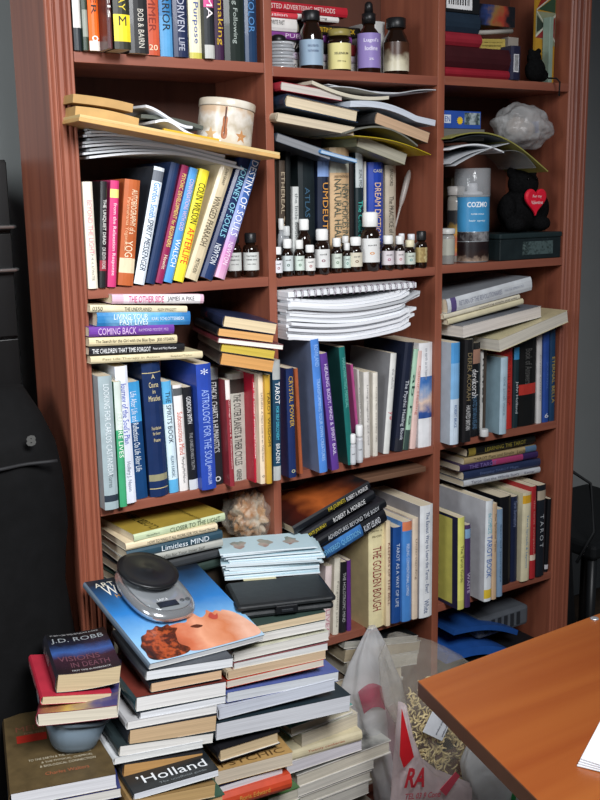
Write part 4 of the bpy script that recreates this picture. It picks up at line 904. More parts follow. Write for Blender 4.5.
# second shelf left bay: curled papers on the books, then the long pad
gQ = 'curled papers above the left bay books'
for i in range(10):
    A_ = atY(82, 160 - i * 2.9, .0); l_ = A_.x + rnd.uniform(.0, .012); l_ = max(l_, .003); r_ = .285 - i * .004 + rnd.uniform(-.008, .01)
    def fn(x, y, W=r_ - l_, i=i):
        u = x / W; return .008 * math.sin(u * 4 + i * .16) - (.020 + .001 * i) * max(0, u - .55) ** 1.5 * 2
    o = sheet('paper_sheaf', l_, r_, A_.z + .002, -.012 + rnd.uniform(-.004, .01), .16, .0036, fn, [papw, pap, papg][i % 3])
    tag(o, 'curled sheet of greyish paper fanned under the long tan pad', 'paper', gQ)
padA = atY(79, 121, -.075); padB = atY(280, 159, -.075); e = (padB - padA).normalized(); pw = (padB - padA).length
pad = empty('long_pad', mat=frame(padA, e, Y_, e.cross(Y_))); tag(pad, 'long tan padded envelope pad sloping over the papers, holding the violin tin', 'pad')
box('cover', (0, 0, 0), (pw, .15, .006), M('#c9a064', .6), pad, .001)
box('page_block', (.001, .001, .0062), (pw - .001, .148, .0105), pages('#d8bc84'), pad)
pz = lambda fx, y, dz: pad.matrix_world @ Vector((pw * fx, y, .0106 + dz))
def onpad(name, fx0, w_, d_, t, y0, dz, m, f, label, cat, yaw=0):
    o = slab(name, w_, d_, t, f, m, None, 16, 6); o.matrix_world = pad.matrix_world @ Matrix.Translation((pw * fx0, y0, .0108 + dz)) @ Matrix.Rotation(yaw, 4, 'Z'); tag(o, label, cat); return o
onpad('envelope', .01, .105, .12, .014, .03, .0005, M('#b9945c', .7), lambda x, y: .003 * math.sin(x * 30), 'lower brown envelope packet at the left end of the long pad', 'envelope')
onpad('envelope', -.0, .10, .11, .013, .035, .0195, M('#b08c58', .7), lambda x, y: .004 * math.sin(x * 22), 'upper brown envelope packet at the left end of the long pad', 'envelope', .03)
onpad('folded_paper', .37, .12, .12, .004, .02, .0005, papw, lambda x, y: .016 * math.exp(-((x - .02) / .03) ** 2), 'white folded letter in the middle of the long pad', 'paper')
onpad('letter', .33, .09, .10, .004, .03, .0245, pap, lambda x, y: .009 * math.cos(x * 40), 'peaked white letter behind the folded one on the pad', 'paper', .1)
onpad('yellow_folder', .40, .10, .006, .003, .008, .0008, M('#d0a828', .6), lambda x, y: 0, 'narrow mustard yellow folder edge in front of the white letters', 'folder')
onpad('dark_notebook', .33, .11, .05, .006, .045, .018, M('#4c5048', .5), lambda x, y: .004 * math.sin(x * 28), 'small dark green notebook lying behind the letters', 'notebook', -.04)
# violin tin
tb = atY(239, 134, .035); tt = atY(240, 86, .035)
tinh = .062; tin = empty('round_tin', mat=Matrix.Translation((atY(239, 110, .035).x, .035, atY(239, 131, -.015).z)))
cr = .047
tin.matrix_world = frame(pz(.785, .064, .0004), e, Y_, e.cross(Y_))
tag(tin, 'round cream tin printed with a violin, standing on the right end of the pad', 'tin')
tinm = grad(['#c9bda8', '#d8d2c6', '#b8ac98', '#d4cdc2', '#c4a98c'], 2, 0, .06, 45, .5, .25)
lathe('body', [(cr, 0), (cr + .0005, .002), (cr, .060), (cr, .061)], tinm, tin, 48)
lathe('lid', [(cr + .0012, .0612), (cr + .0015, .063), (cr + .0015, .0725), (cr + .0005, .074), (cr * .9, .0745), (.002, .0745)], grad(['#c4b8a4', '#d6cfc2', '#b5a58e'], 0, -.04, .04, 40, .5, .22), tin, 48)
def oncyl(r, a0, pts, zc, m, name, parent, k=1):
    V = [(r * math.sin(a0 + x / r), -r * math.cos(a0 + x / r), zc + y) for x, y in pts]
    return mesh(name, V, [tuple(range(len(V)))], m, parent)
def vio(s):
    p = []
    for i in range(36):
        t = i / 36 * 2 * math.pi; y = math.cos(t); r = .42 + .16 * math.cos(2 * t) + (.05 if y < 0 else -.03)
        p.append((s * .62 * r * math.sin(t) * 1.3, s * y))
    return p
oncyl(cr + .0006, -.50, vio(.019), .026, M('#9a5a30', .3), 'violin_picture', tin)
oncyl(cr + .0006, -.50, [(-.0016, .014), (.0016, .014), (.0016, .034), (-.0016, .034)], .026, M('#6c3c20', .3), 'violin_neck_picture', tin)
oncyl(cr + .0006, -.50, [(-.0006, -.014), (.0006, -.014), (.0006, .032), (-.0006, .032)], .0265, M('#2c1a10', .3), 'violin_strings_picture', tin)
star = [((.012 if i % 2 == 0 else .005) * math.sin(i * math.pi / 5), (.012 if i % 2 == 0 else .005) * math.cos(i * math.pi / 5)) for i in range(10)]
oncyl(cr + .0006, .15, star, .015, M('#b88454', .3), 'star_picture', tin); oncyl(cr + .0006, -1.0, star, .014, M('#c09a68', .3), 'star_picture', tin)
# ------------------------------------------------------------------ top shelf middle bay
zs = SZ[1][2] + SH + .0004
amber = M('#1c100a', .08, noise=.1, coat=.6); blackp = M('#141517', .4)
def bottle(name, cx, y, h, r, zsh, capcol, lab, label, cat='bottle', glass=None, capf=.2, neck=.5, lab_z=(.12, .62), texts=(), dropper=False, group=None, shoulder=.70):
    b_ = empty(name, (cx, y, zsh)); g_ = glass or amber
    hb = h * (1 - capf)
    lathe('body', [(r * .9, 0), (r, .0015), (r, hb * shoulder), (r * .86, hb * (shoulder + .12)), (r * neck, hb * .93), (r * neck, hb)], g_, b_)
    cm = M(capcol, .4, noise=.03)
    if dropper:
        lathe('cap', [(r * neck * 1.15, hb), (r * neck * 1.2, hb + h * capf * .45), (r * neck * .8, hb + h * capf * .5)], cm, b_)
        lathe('dropper_bulb', [(r * .38, hb + h * capf * .5), (r * .34, hb + h * capf * .9), (r * .2, hb + h * capf)], cm, b_)
    else:
        lathe('cap', [(r * neck * 1.18, hb), (r * neck * 1.22, hb + .001), (r * neck * 1.22, hb + h * capf * .9), (r * neck * 1.0, hb + h * capf)], cm, b_)
    if lab:
        a0, a1 = -1.9, .9; k = 18; V = []; F = []
        for z in (hb * lab_z[0], hb * lab_z[1]):
            for i in range(k + 1):
                a = a0 + (a1 - a0) * i / k; V.append(((r + .0004) * math.sin(a), -(r + .0004) * math.cos(a), z))
        for i in range(k): F.append((i, i + 1, k + 2 + i, k + 1 + i))
        lo = mesh('label', V, F, M(lab, .5, noise=.05) if isinstance(lab, str) else lab, b_, True)
        zc0 = hb * lab_z[0]; zl = hb * (lab_z[1] - lab_z[0])
        for s, fz, lw, hh, tc_ in texts:
            me0, x0, x1, y0, y1 = textmesh(s, .012); me = me0.copy(); sx = lw * r / (x1 - x0); sy = hh / (y1 - y0)
            for v in me.vertices:
                xx = (v.co.x - (x0 + x1) / 2) * sx; yy = (v.co.y - (y0 + y1) / 2) * sy; a = -.40 + xx / r
                v.co = ((r + .0009) * math.sin(a), -(r + .0009) * math.cos(a), zc0 + zl * fz + yy)
            link('label_text', me, M(tc_, .5), lo)
    tag(b_, label, cat, group); return b_
def bx_(px0, px1, pyb, pyt, Y):
    a = atY(px0, pyb, Y); b2 = atY(px1, pyb, Y); c_ = atY((px0 + px1) / 2, pyt, Y); r = (b2.x - a.x) * .845 / 2
    return (a.x + b2.x) / 2, c_.z, max(.004, r)
for px0, px1, pyb, pyt, Y, nm, kw in [
    (306, 330, 68, 9, .03, 'brown bottle with black cap and faded blue label beside the clear jars', dict(capcol='#17181a', lab='#8ea4b8', neck=.62, capf=.17, texts=[('UNFLUORIDATED', .75, .9, .004, '#5a6a88'), ('TOOTHPOWDER', .55, .9, .004, '#5a6a88')])),
    (334.5, 357.5, 70.5, 28, .03, 'short brown jar with olive lid and yellow label', dict(capcol='#8c7f44', lab='#d9cf8c', neck=.80, capf=.16, shoulder=.84, lab_z=(.1, .8), texts=[('SELENIUM', .6, 1.2, .004, '#2a2418'), ('200 mcg', .3, .7, .003, '#4a4020')])),
    (364.5, 387, 73.5, 0, .02, 'dropper bottle with purple iodine label', dict(capcol='#141416', lab='#8a78b4', neck=.5, capf=.30, dropper=True, lab_z=(.12, .80), texts=[("Lugol's", .78, 1.3, .0085, '#e4dff0'), ('Iodine', .56, 1.1, .008, '#e4dff0'), ('2%', .25, .4, .004, '#e4dff0')])),
    (391.5, 416, 75, 16, .02, 'brown bottle with stained cream label, rightmost in its bay', dict(capcol='#17181a', lab=grad(['#d8d2bc', '#c9c2a8', '#4a2c1c', '#3a2216'], 2, 0, .07, 45, .35), neck=.62, capf=.18, lab_z=(.1, .7))),
]:
    cx, zt_, r = bx_(px0, px1, pyb, pyt, Y)
    bottle('bottle', cx, Y + r, zt_ - zs, r, zs, label=nm, **kw)
# stack of clear jars
cx, zt_, r = bx_(273, 303, 67, 31, .02); cl = clear('clear_plastic', '#d4d8dc', .08, .38)
jz = zs
for k in range(4):
    hh = .0118; j = empty('clear_jar', (cx, .02 + r, jz)); tag(j, '%s of four flat clear jars stacked in the middle bay' % ['lowest', 'second from bottom', 'third from bottom', 'topmost'][k], 'jar', 'clear round jars')
    lathe('body', [(r * .93, 0), (r * .95, .001), (r * .95, hh * .55)], cl, j, 32)
    lathe('lid', [(r, hh * .56), (r, hh * .92), (r * .9, hh * .98)], clear('clear_lid', '#e4e8ec', .05, .5), j, 32)
    lathe('contents', [(r * .85, .0012), (r * .85, hh * .4)], M('#6a6c74', .5, noise=.5, scale=200), j, 20); jz += hh
bt = lathe('bottle_stopper', [(.014, 0), (.015, .003), (.013, .010), (.008, .013)], blackp, None, 24, (cx - .004, .02 + r, jz)); tag(bt, 'small black lid resting on the clear jars', 'lid')
# lying books behind the bottles
g = 'books lying behind the bottles, top shelf middle bay'
for i, (z, t, x0, x1, col, d, tx, bn) in enumerate([
    (.0, .020, .385, .60, '#c9c4c0', 'lowest pale book behind the bottles', [('NOTES ON EVERYDAY LIFE', .5, .6, .4, '#4a4a4a')], []),
    (.0205, .010, .383, .60, '#c7b9c9', 'lilac slim book behind the bottles', [('WORDS THAT WORK', .4, .5, .5, '#6a3c6c')], []),
    (.031, .016, .38, .60, '#2a2628', 'black book behind the bottles', [('SURVIVAL', .3, .3, .5, '#d8d0c8')], [(0, .3, '#8c2c34')]),
    (.0475, .010, .375, .59, '#7a3a84', 'purple book behind the bottles', [('PUBLICITY', .5, .4, .6, '#e0cce0')], []),
    (.058, .014, .47, .61, '#1c1a18', 'black and yellow copywriting handbook', [('COPYWRITING HANDBOOK', .5, .8, .5, '#e0b428')], [(0, 1, '#1c1a18')]),
    (.058, .018, .372, .466, '#e0dcd8', 'white book with red cross and black lettering', [('HOW TO WRITE FAST', .4, .6, .35, '#2a2a2a', 0, .15), ('+', .12, .1, .5, '#c8202c')], [(.85, .97, '#e8c0c4')]),
    (.0765, .008, .375, .56, '#d8404c', 'red and white slim book on the pile', [('Fusion', .25, .25, .6, '#f0e0e0'), ('Winning', .75, .2, .5, '#3a3a3a')], [(0, .5, '#e4e0dc')]),
    (.085, .014, .368, .58, '#b02230', 'red book lettered ADVERTISING METHODS topmost', [('TESTED ADVERTISING METHODS', .5, .72, .5, '#e8d0cc')], []),
]):
    z *= 1.27; t = t * 1.27 - .0002
    b_ = lie3('spine', Vector((x0, .082, zs + z)), Vector((x1, .082, zs + z)), t, .098, col, texts=tx, bands=bn)
    tag(b_, d + ', top shelf middle bay', 'book', g)
wb = book(frame(Vector((.655, .075, zs)), Y_, Z, X), .10, .105, .03, '#c4c4c2', page='#d8d4cc'); tag(wb, 'white book standing behind the stained bottle, top shelf middle bay', 'book')
wb.location.x = .635
# ------------------------------------------------------------------ second shelf middle bay: vials
zs = SZ[2][2] + SH + .0004
vial_lab = ['#d8dcd8', '#cfd6cc', '#dcdcd8']
VI = [ # px0 px1 bottom top Y caps label desc
    (276, 285, 274.5, 247, .0, '#e2e2e0', '#d8d8dc', 'leftmost front vial', '#8c4a54'),
    (285, 296.3, 275, 239, .004, '#e2e2e0', '#c8d0d0', 'second front vial, taller', '#3c5a50'),
    (297, 307.3, 275, 240, .004, '#dcdcd8', '#c9d6cc', 'third front vial with greenish label', '#3c6a4a'),
    (307.6, 318.3, 274.4, 245, .0, '#e4e4e2', '#dcdad6', 'fourth front vial with red leaf label', '#a03c44'),
    (319, 334, 273.6, 229, .0, '#e4e4e2', '#d8d8d6', 'fifth front vial, tall and wide', '#7a3048'),
    (334.5, 345, 272, 238, .006, '#e4e4e2', '#ccd4c8', 'sixth front vial', '#5a7a5c'),
    (345.3, 352.6, 271.5, 243, .012, '#dcdcda', '#c4d4cc', 'seventh front vial, narrow', '#3c7a6c'),
    (353, 366, 271, 237, .004, '#e6e6e4', '#d4ccb8', 'eighth front vial with beige label', '#6a4a2c'),
    (366.6, 385, 269.5, 212, .0, '#e8e8e6', '#dcdcda', 'large vial with orange flower label', '#d88a2c'),
    (385.6, 397.5, 268.5, 235.5, .0, '#e4e4e2', '#d4ccd0', 'vial right of the large one, magenta label', '#a04068'),
    (397.8, 407.3, 267.5, 236, .0, '#e4e4e2', '#d8d0d0', 'slim vial with red label', '#b0404c'),
    (407.8, 418.5, 267, 240, .0, '#dcd4b4', '#c4ccc0', 'vial with cream cap', '#3c8c8c'),
    (419.3, 430.5, 266, 231, .0, '#1a1b1c', grad(['#b09a64', '#8c7448', '#c9b888', '#5a4428'], 0, -.01, .01, 200, .5), 'black-capped vial with gold patterned label, rightmost', None),
]
for px0, px1, pb, pt, Y, cc, lab, d, dot in VI:
    cx, zt_, r = bx_(px0, px1, pb, pt, Y - .004); h = max(.02, zt_ - zs)
    bottle('vial', cx, Y - .004 + r, h, r, zs, cc, lab, d + ' on the second shelf middle bay', 'vial', capf=.25, neck=.66, lab_z=(.20, .74), shoulder=.80, group='essential oil vials on the shelf',
           texts=([('oil', .72, .9, .003, '#4a4a4a'), ('o', .38, .5, .005, dot)] if dot else []))
ca = clear('clear_glass', '#c8ccd0', .06, .45)
for px0, px1, pb, pt, Y, cc, gl, d in [
    (279, 287, 271, 218.5, .028, '#e2e2e0', ca, 'clear glass vial with white cap, back left'),
    (283, 294, 271, 226, .026, '#c9cccc', ca, 'clear bottle behind the second vial'),
    (299.5, 314, 271, 219, .024, '#e6e6e4', amber, 'tall brown vial with white cap behind the third'),
    (342, 352, 269, 236, .028, '#dcdcda', amber, 'brown vial half hidden behind the narrow one'),
    (399, 407, 266, 233.5, .020, '#dcdce0', ca, 'clear capped vial in the back row beneath the pipette'),
    (408, 418, 265, 234, .020, '#dcdce0', ca, 'rearmost clear capped vial beneath the pipette'),
]:
    cx, zt_, r = bx_(px0, px1, pb, pt, Y); 
    bottle('vial', cx, Y + r * .6, max(.02, zt_ - zs), r * .9, zs, cc, None, d + ', second shelf middle bay', 'vial', glass=gl, capf=.2, neck=.62, shoulder=.78, group='essential oil vials on the shelf')
# two brown bottles in left bay
zl = SZ[2][1] + SH + .0004
for px0, px1, pb, pt, Y, d in [(231, 245.5, 277.5, 233, .022, 'left of two brown bottles with white text labels, left bay'), (247, 263.5, 278, 233, .012, 'right of two brown bottles with white text labels, left bay')]:
    cx, zt_, r = bx_(px0, px1, pb, pt, Y)
    bottle('bottle', cx, Y + r, zt_ - zl, r, zl, '#1a1b1d', '#c9ccc8', d, capf=.22, neck=.6, lab_z=(.2, .72), shoulder=.8, texts=[('TINCTURE OF', .8, 1.3, .0025, '#4a4a4a'), ('HERBS 50ml', .6, 1.3, .0025, '#4a4a4a'), ('take daily', .35, 1.1, .0025, '#6a6a6a')])
# pipette leaning on the divider
pa, pb_ = Vector(atY(404, 236, .055)), Vector(atY(414, 172, .075)); pa.z = zs + .001
pa = Vector((.655, .06, zs + .003)); top_ = Vector((.7335 - .006, .075, atY(414, 170, .075).z))
dv = (top_ - pa); pts = [pa + dv * t for t in (0, .3, .55, .62, .66, .7, .8, .92, .97, 1)]
pp = tube('pipette', pts, [.0012, .002, .0022, .0025, .0045, .0055, .0062, .0062, .0045, .001], clear('milky_plastic', '#c9c2bc', .3, .45), None, 12); tag(pp, 'translucent plastic pipette leaning against the divider above the vials', 'pipette')
# lying books above the row, second shelf middle bay
W7 = ' in jumble above second shelf middle bay'
for r in [
    ('tail', (300, 166), (408, 166), 8, .12, -.005, '#8a8468', 'khaki-covered lowest book', dict(YR=.02, page='#b9b4a0')),
]:
    pass
for mode, L, R, T, dep, Y, col, d, kw in [
    ('tail', (275, 141), (330, 160), 9, .12, .0, '#3e4650', 'dark grey slanting folder lowest left', dict(YR=.0, page='#8a8c90')),
    ('tail', (320, 153), (357, 163), 4, .12, -.005, '#4f8ac0', 'thin blue booklet', dict(YR=-.005, page='#b4c8dc')),
    ('tail', (356, 146), (405, 165), 12, .12, .0, '#7c7a60', 'khaki book at lower right', dict(YR=.0, page='#a8a494')),
    ('tail', (276, 121), (354, 135.5), 9, .13, -.022, '#c4b8a0', 'cream-paged paperback second', dict(YR=-.022, page='#cfc0a8')),
    ('tail', (285, 107), (358, 123), 14, .13, -.024, '#1d2a3c', 'thick cream-paged book with navy cover', dict(YR=-.024, page='#d8c8ac', hard=True)),
    ('tail', (280, 90), (342, 101), 9, .12, -.015, '#a02c3a', 'crimson book with pale pages', dict(YR=-.015, page='#c8c0b8')),
    ('tail', (374, 123), (428, 143.5), 12, .12, -.022, '#3a3a3c', 'black book with tan pages at right', dict(YR=-.022, page='#c4a486')),
]:
    b_ = lie(mode, L, R, T, dep, Y, col, **kw); tag(b_, d + W7, 'book', 'jumbled books above the middle bay row')
def draped(name, L, R, dep, t, Y, f, m, label, cat, yaw=0):
    A = atY(*L, Y); B = atY(*R, Y); e = (B - A); w_ = e.length; e.normalize()
    o = slab(name, w_, dep, t, lambda x, y: f(x / w_, y / dep), m, None, 24, 6)
    o.matrix_world = frame(A, e, Y_, e.cross(Y_)); tag(o, label, cat); return o
draped('notebook', (312, 84), (389, 97), .13, .006, -.02, lambda u, v: -.013 * math.sin(math.pi * u * .9) , pages('#cfc8b4'), 'cream notebook sagging on top of the crimson book', 'notebook')
draped('paper', (330, 87), (436, 91), .14, .0016, .0, lambda u, v: -.006 * math.sin(math.pi * u) + .003 * math.sin(9 * u), papg, 'grey sheet of paper on the very top of the jumble', 'paper')
draped('paper', (328, 84.5), (432, 91.5), .13, .001, .01, lambda u, v: -.008 * math.sin(math.pi * u), pap, 'white curled sheet beside the grey one on the jumble', 'paper')
draped('manuscript', (350, 107), (435, 126), .14, .011, -.028, lambda u, v: .010 * math.sin(math.pi * min(1, u * 1.3)) - .0 * u, pages('#c9cfda'), 'bent white manuscript over the tan-paged book', 'paper stack')
draped('magazine', (345, 134), (418, 138), .12, .003, -.032, lambda u, v: .020 * math.sin(math.pi * u * .9) - .022 * u * u, M('#6c6c64', .4), 'curled grey magazine drooping below the manuscript', 'magazine')
draped('yellow_sheet', (355, 136), (431, 155), .10, .001, -.028, lambda u, v: .008 * math.sin(math.pi * u), M('#c9b020', .5), 'yellow sheet under the curled magazine', 'paper')
# ------------------------------------------------------------------ right bay, top shelf
zs = SZ[1][3] + SH + .0004; x3 = BAY[3][0]
g = 'things stacked on the top shelf right bay'
def clothbook(x0, x1, z, t, col, d, yf=.004, dep=.15, **kw):
    b_ = lie3('spine', Vector((x0, yf, z)), Vector((x1, yf, z)), t, dep, col, hard=True, **kw); tag(b_, d + ', top shelf right bay', 'book', g)
def hgt(px, py0, py1, Y): return abs(atY(px, py0, Y).z - atY(px, py1, Y).z)
z = zs; t = .0175; clothbook(x3 + .002, x3 + .175, z, t, '#8c1f2c', 'bright red lowest album'); z += t + .0004
t = .040; clothbook(x3 + .001, x3 + .19, z, t, '#3a1418', 'dark maroon thick album'); z += t + .0004
t = .025; clothbook(x3 + .001, x3 + .095, z, t, '#8c2430', 'red cloth album third up'); z += t + .0004
t = .036; clothbook(x3 + .001, x3 + .090, z, t, '#1f2c3a', 'navy cloth album under the black box'); z += t + .0004
bb = empty('black_box', (x3 + .001, .004, z)); tag(bb, 'black box with white barcode label on top of the navy album', 'box')
box('box_body', (0, 0, 0), (.09, .15, .045), M('#17181a', .4), bb, .001)
def barcode(parent, a, w_, h_, name='barcode_label', n=22):
    o = box(name, (a[0], a[1] - .0004, a[2]), (a[0] + w_, a[1], a[2] + h_), M('#dcdcdc', .5), parent)
    bm = bmesh.new(); rnd_ = random.Random(5); x = a[0] + w_ * .08
    while x < a[0] + w_ * .92:
        ww = rnd_.choice([.0006, .001, .0014]) * w_ / .03; boxv(bm, (x, a[1] - .0006, a[2] + h_ * .25), (x + ww, a[1] - .00045, a[2] + h_ * .9)); x += ww * 2.1
    bmo('bars', bm, M('#1a1a1a', .5), o); return o
barcode(bb, (.004, 0, .006), .066, .030)
nb = book(frame(Vector((atY(510.7, 78, -.002).x, -.002, zs)), Y_, Z, X), .13, hgt(515, 79, 46, -.002) + .002, .0265, '#23233c', page='#c9b48c'); tag(nb, 'short navy book with barcode label standing in front of the albums', 'book')
cvn = [c for c in nb.children if c.name.startswith('cover')][0]
o = box('barcode_label', (-.0012 - .0005, .015, .006), (-.0012, .050, .020), M('#d0d0d4', .5), cvn); bm = bmesh.new()
for k in range(14): boxv(bm, (-.0019, .018 + k * .0022, .008), (-.00175, .0192 + k * .0022, .0185))
bmo('bars', bm, M('#222222', .5), cvn)
yl = slab('yellow_leaflet', .085, .10, .020, lambda x, y: 0, pages('#c4ae5c'), None, 2, 2); yl.matrix_world = Matrix.Translation((x3 + .102, .03, zs + .0590)) @ Matrix.Rotation(R_(-3), 4, 'Y'); tag(yl, 'yellow printed booklet block leaning on the maroon album', 'booklet')
text('for every reader who seeks the truth', yl, (.042, -.0002, .013), X, Z, .07, .0035, '#5c4c20', name='printed_line'); text('and wonders about the world', yl, (.042, -.0002, .007), X, Z, .06, .0035, '#5c4c20', name='printed_line')
tb1 = tube('white_tube', [(x3 + .102, .02, zs + .089), (x3 + .19, .015, zs + .097)], .0045, M('#a9a49c', .5)); tag(tb1, 'rolled whitish paper tube lying over the yellow booklet', 'paper')
px_ = empty('picture_box', (x3 + .098, .015, zs + .104)); tag(px_, 'dark game box with colourful fiery picture, top shelf right bay', 'box'); 
box('box_body', (0, 0, 0), (.10, .14, .040), grad(['#14141c', '#2c3c6c', '#8c6a3c', '#a03c2c', '#1c1c20', '#14141c'], 0, 0, .11, 40, .35), px_, .001)
# flag-coloured board leaning at right
brd = empty('painted_board', mat=Matrix.Translation((atY(534, 82, .045).x, .045, zs))); tag(brd, 'yellow, green and red painted triangle board standing at the far right of the top shelf', 'board')
bw_ = 1.0985 - brd.location.x; bh_ = .19
box('panel', (0, 0, 0), (bw_, .006, bh_), M('#b98a28', .5), brd)
def tri(pts, col, dy): mesh('painted_triangle', [(x * bw_, -.0002 - dy, z * bh_) for x, z in pts], [tuple(range(len(pts)))], M(col, .5), brd)
tri([(0, .52), (1, .42), (1, .78), (0, .78)], '#8c9478', .0001)
tri([(0.02, .50), (.98, .74), (.98, .5)], '#8c2c2c', .0003); tri([(.02, .80), (.98, 1), (.4, 1)], '#8c2c20', .0003); tri([(.1, .8), (.98, .96), (.98, .78)], '#2c4a34', .0003)
tri([(.05, .74), (.5, .62), (.05, .56)], '#2f3a30', .0005); tri([(.0, .78), (1, .99), (1, 1.0), (0, .8)], '#c4c4b4', .0006); tri([(.0, .78), (1, .46), (1, .49), (0, .80)], '#c4c4b4', .0006); tri([(0, .50), (1, .74), (1, .77), (0, .53)], '#c4c4b4', .0007)
text('to Love', brd, (bw_ * .5, -.0004, bh_ * .26), Z * -1 + X * .0, X, .055, .018, '#3c5a34', name='painted_lettering')
wv = box('pale_case', (0, 0, 0), (.011, .02, .135), M('#8ea394', .5), None, .001); wv.location = (atY(549, 78, .02).x, .022, zs); tag(wv, 'pale green slim case standing left of the painted board', 'case')
mg = slab('notepad', .030, .02, .10, lambda x, y: 0, M('#b0a79c', .6), None, 2, 2); mg.matrix_world = Matrix.Translation((brd.location.x - .035, .09, zs)); tag(mg, 'greyish notepad standing behind the black plush mouse', 'notepad')
plush = M('#0c0c0d', .95, noise=.5, scale=220, spec=.1, bump=1)
def blob(name, balls, m, parent=None, vox=.004):
    bm = bmesh.new()
    for c, r, s in balls:
        mt = Matrix.Translation(c) @ Matrix.Diagonal((s[0], s[1], s[2], 1)); bmesh.ops.create_icosphere(bm, subdivisions=3, radius=r, matrix=mt)
    o = bmo(name, bm, m, parent, True)
    md = o.modifiers.new('remesh', 'REMESH'); md.mode = 'VOXEL'; md.voxel_size = vox; md.use_smooth_shade = True
    return o
mx = atY(539, 82, -.0).x
mouse = empty('plush_mouse', (mx, .012, zs)); tag(mouse, 'small black plush animal slumped at the shelf edge by the painted board', 'plush toy')
blob('body', [((0, 0, .024), .024, (1, .8, 1)), ((-.004, 0, .048), .015, (1.1, .9, 1)), ((-.014, 0, .060), .006, (1, 1, 1)), ((.008, 0, .062), .006, (1, 1, 1)), ((.016, 0, .014), .015, (1.2, 1, .9))], plush, mouse, .0025)
tube('tail', [(.028, -.010, .008), (.034, -.028, .006), (.036, -.036, -.002), (.035, -.036, -.03)], .0018, M('#101011', .9), mouse)
# ------------------------------------------------------------------ right bay, second shelf
zs = SZ[2][3] + SH + .0004
cx, zt_, r = bx_(443.8, 459, 263, 228.5, .004)
jar = bottle('pill_jar', max(cx, x3 + r + .0012), .004 + r, zt_ - zs, r, zs, '#c4c4c0', '#a8a89c', 'small clear jar with white lid and cotton, leftmost in right bay', 'jar', glass=clear('frosted', '#b4b4b0', .2, .6), capf=.16, neck=.85, shoulder=.88, lab_z=(.3, .85))
cx, zt_, r = bx_(454.5, 469.7, 260, 186, .03)
bottle('tall_bottle', cx + .004, .04 + r, zt_ - zs, r, zs, '#b4b0ac', grad(['#a04058', '#c48a3c', '#b45a3c', '#c9a048', '#2a2a2c', '#2a2a2c'], 2, 0.01, .10, 60, .2), 'tall bottle with fruit label and white lid behind the spray can', 'bottle', glass=clear('pale_plastic', '#a8a49c', .25, .8), capf=.12, neck=.85, shoulder=.9, lab_z=(.10, .78))
cx, zt_, r = bx_(467, 499, 262.5, 168, .0); hc = zt_ - zs
can = empty('spray_can', (cx, r, zs)); tag(can, 'spray can with blue label and tall clear cap, right bay second shelf', 'spray can')
hb = hc * .72
lathe('body', [(r * .93, 0), (r * .96, .002), (r * .96, hb)], M('#9aa0a4', .3, .3, noise=.1), can, 36)
lathe('nozzle', [(r * .6, hb), (r * .55, hb + .006), (r * .3, hb + .008), (r * .3, hb + .02), (r * .26, hb + .024)], M('#c4c4c8', .4), can, 24)
lathe('clear_cap', [(r * .99, hb - .004), (r, hb - .003), (r * .99, hc - .001), (r * .97, hc)], clear('clear_cap_plastic', '#c4c8cc', .1, .35), can, 36)
def wrap(rr_, z0, z1, col, name, a0=-1.9, a1=.95):
    k = 22; V = []; F = []
    for z in (z0, z1):
        for i in range(k + 1):
            a = a0 + (a1 - a0) * i / k; V.append((rr_ * math.sin(a), -rr_ * math.cos(a), z))
    for i in range(k): F.append((i, i + 1, k + 2 + i, k + 1 + i))
    return mesh(name, V, F, M(col, .35) if isinstance(col, str) else col, can, True)
lb_ = wrap(r * .965, hb * .46, hb * .97, '#3f8cbc', 'label'); wrap(r * .966, hb * .32, hb * .455, grad(['#2a2426', '#8a8a8c', '#2a2a2c'], 0, -.03, .03, 120, .6), 'striped_band'); wrap(r * .966, hb * .02, hb * .31, grad(['#a08a78', '#2a1a16', '#1c1416', '#241818'], 2, 0, .045, 120, .3), 'dark_picture_band')
for s, z_, lw, hh, cc in [('COZMO', .86, 1.25, .011, '#e4ecf4'), ('SUPER HOLD', .72, .8, .003, '#c8dce8'), ('hair spray', .62, 1.0, .005, '#bcd4e4')]:
    me0, x0, x1, y0, y1 = textmesh(s, .03); me = me0.copy(); sx = lw * r / (x1 - x0); sy = hh / (y1 - y0)
    for v in me.vertices:
        xx = (v.co.x - (x0 + x1) / 2) * sx; yy = (v.co.y - (y0 + y1) / 2) * sy; a = -.38 + xx / r; v.co = (r * .972 * math.sin(a), -r * .972 * math.cos(a), hb * z_ + yy)
    link('label_text', me, M(cc, .4), lb_)
# dark trinket box with celtic panel and teddy on it
xb0 = atY(500.5, 260, .0).x; xb1 = 1.094
tbx = empty('trinket_box', (xb0, .0, zs)); tag(tbx, 'dark green-black trinket box with knotwork panel, under the teddy bear', 'box')
th = hgt(530, 257, 236, 0); tw_ = xb1 - xb0
dk = M('#1b2426', .4, noise=.2)
box('box_body', (0, 0.002, 0), (tw_, .085, th), dk, tbx, .002); box('lid', (-.002, 0, th + .0004), (tw_ + .002, .088, th + .012), M('#202c2e', .35), tbx, .003)
box('knotwork_panel', (tw_ * .36, .0012, th * .22), (tw_ * .86, .0019, th * .85), grad(['#4c5c5c', '#1c2626', '#5a6a68', '#202a2a', '#4c5c5c'], 0, .02, .09, 150, .6), tbx)
box('feet', (.004, .01, -.0002), (tw_ - .004, .08, .0), dk, tbx)
zb = zs + th + .0126
tc_x = atY(529, 200, .03).x
teddy = empty('teddy_bear', (tc_x - .004, .045, zb)); tag(teddy, 'black teddy bear holding a red heart, sitting on the dark box', 'teddy bear')
hd = atY(531, 167, .03).z - zb; sT = hd / .11
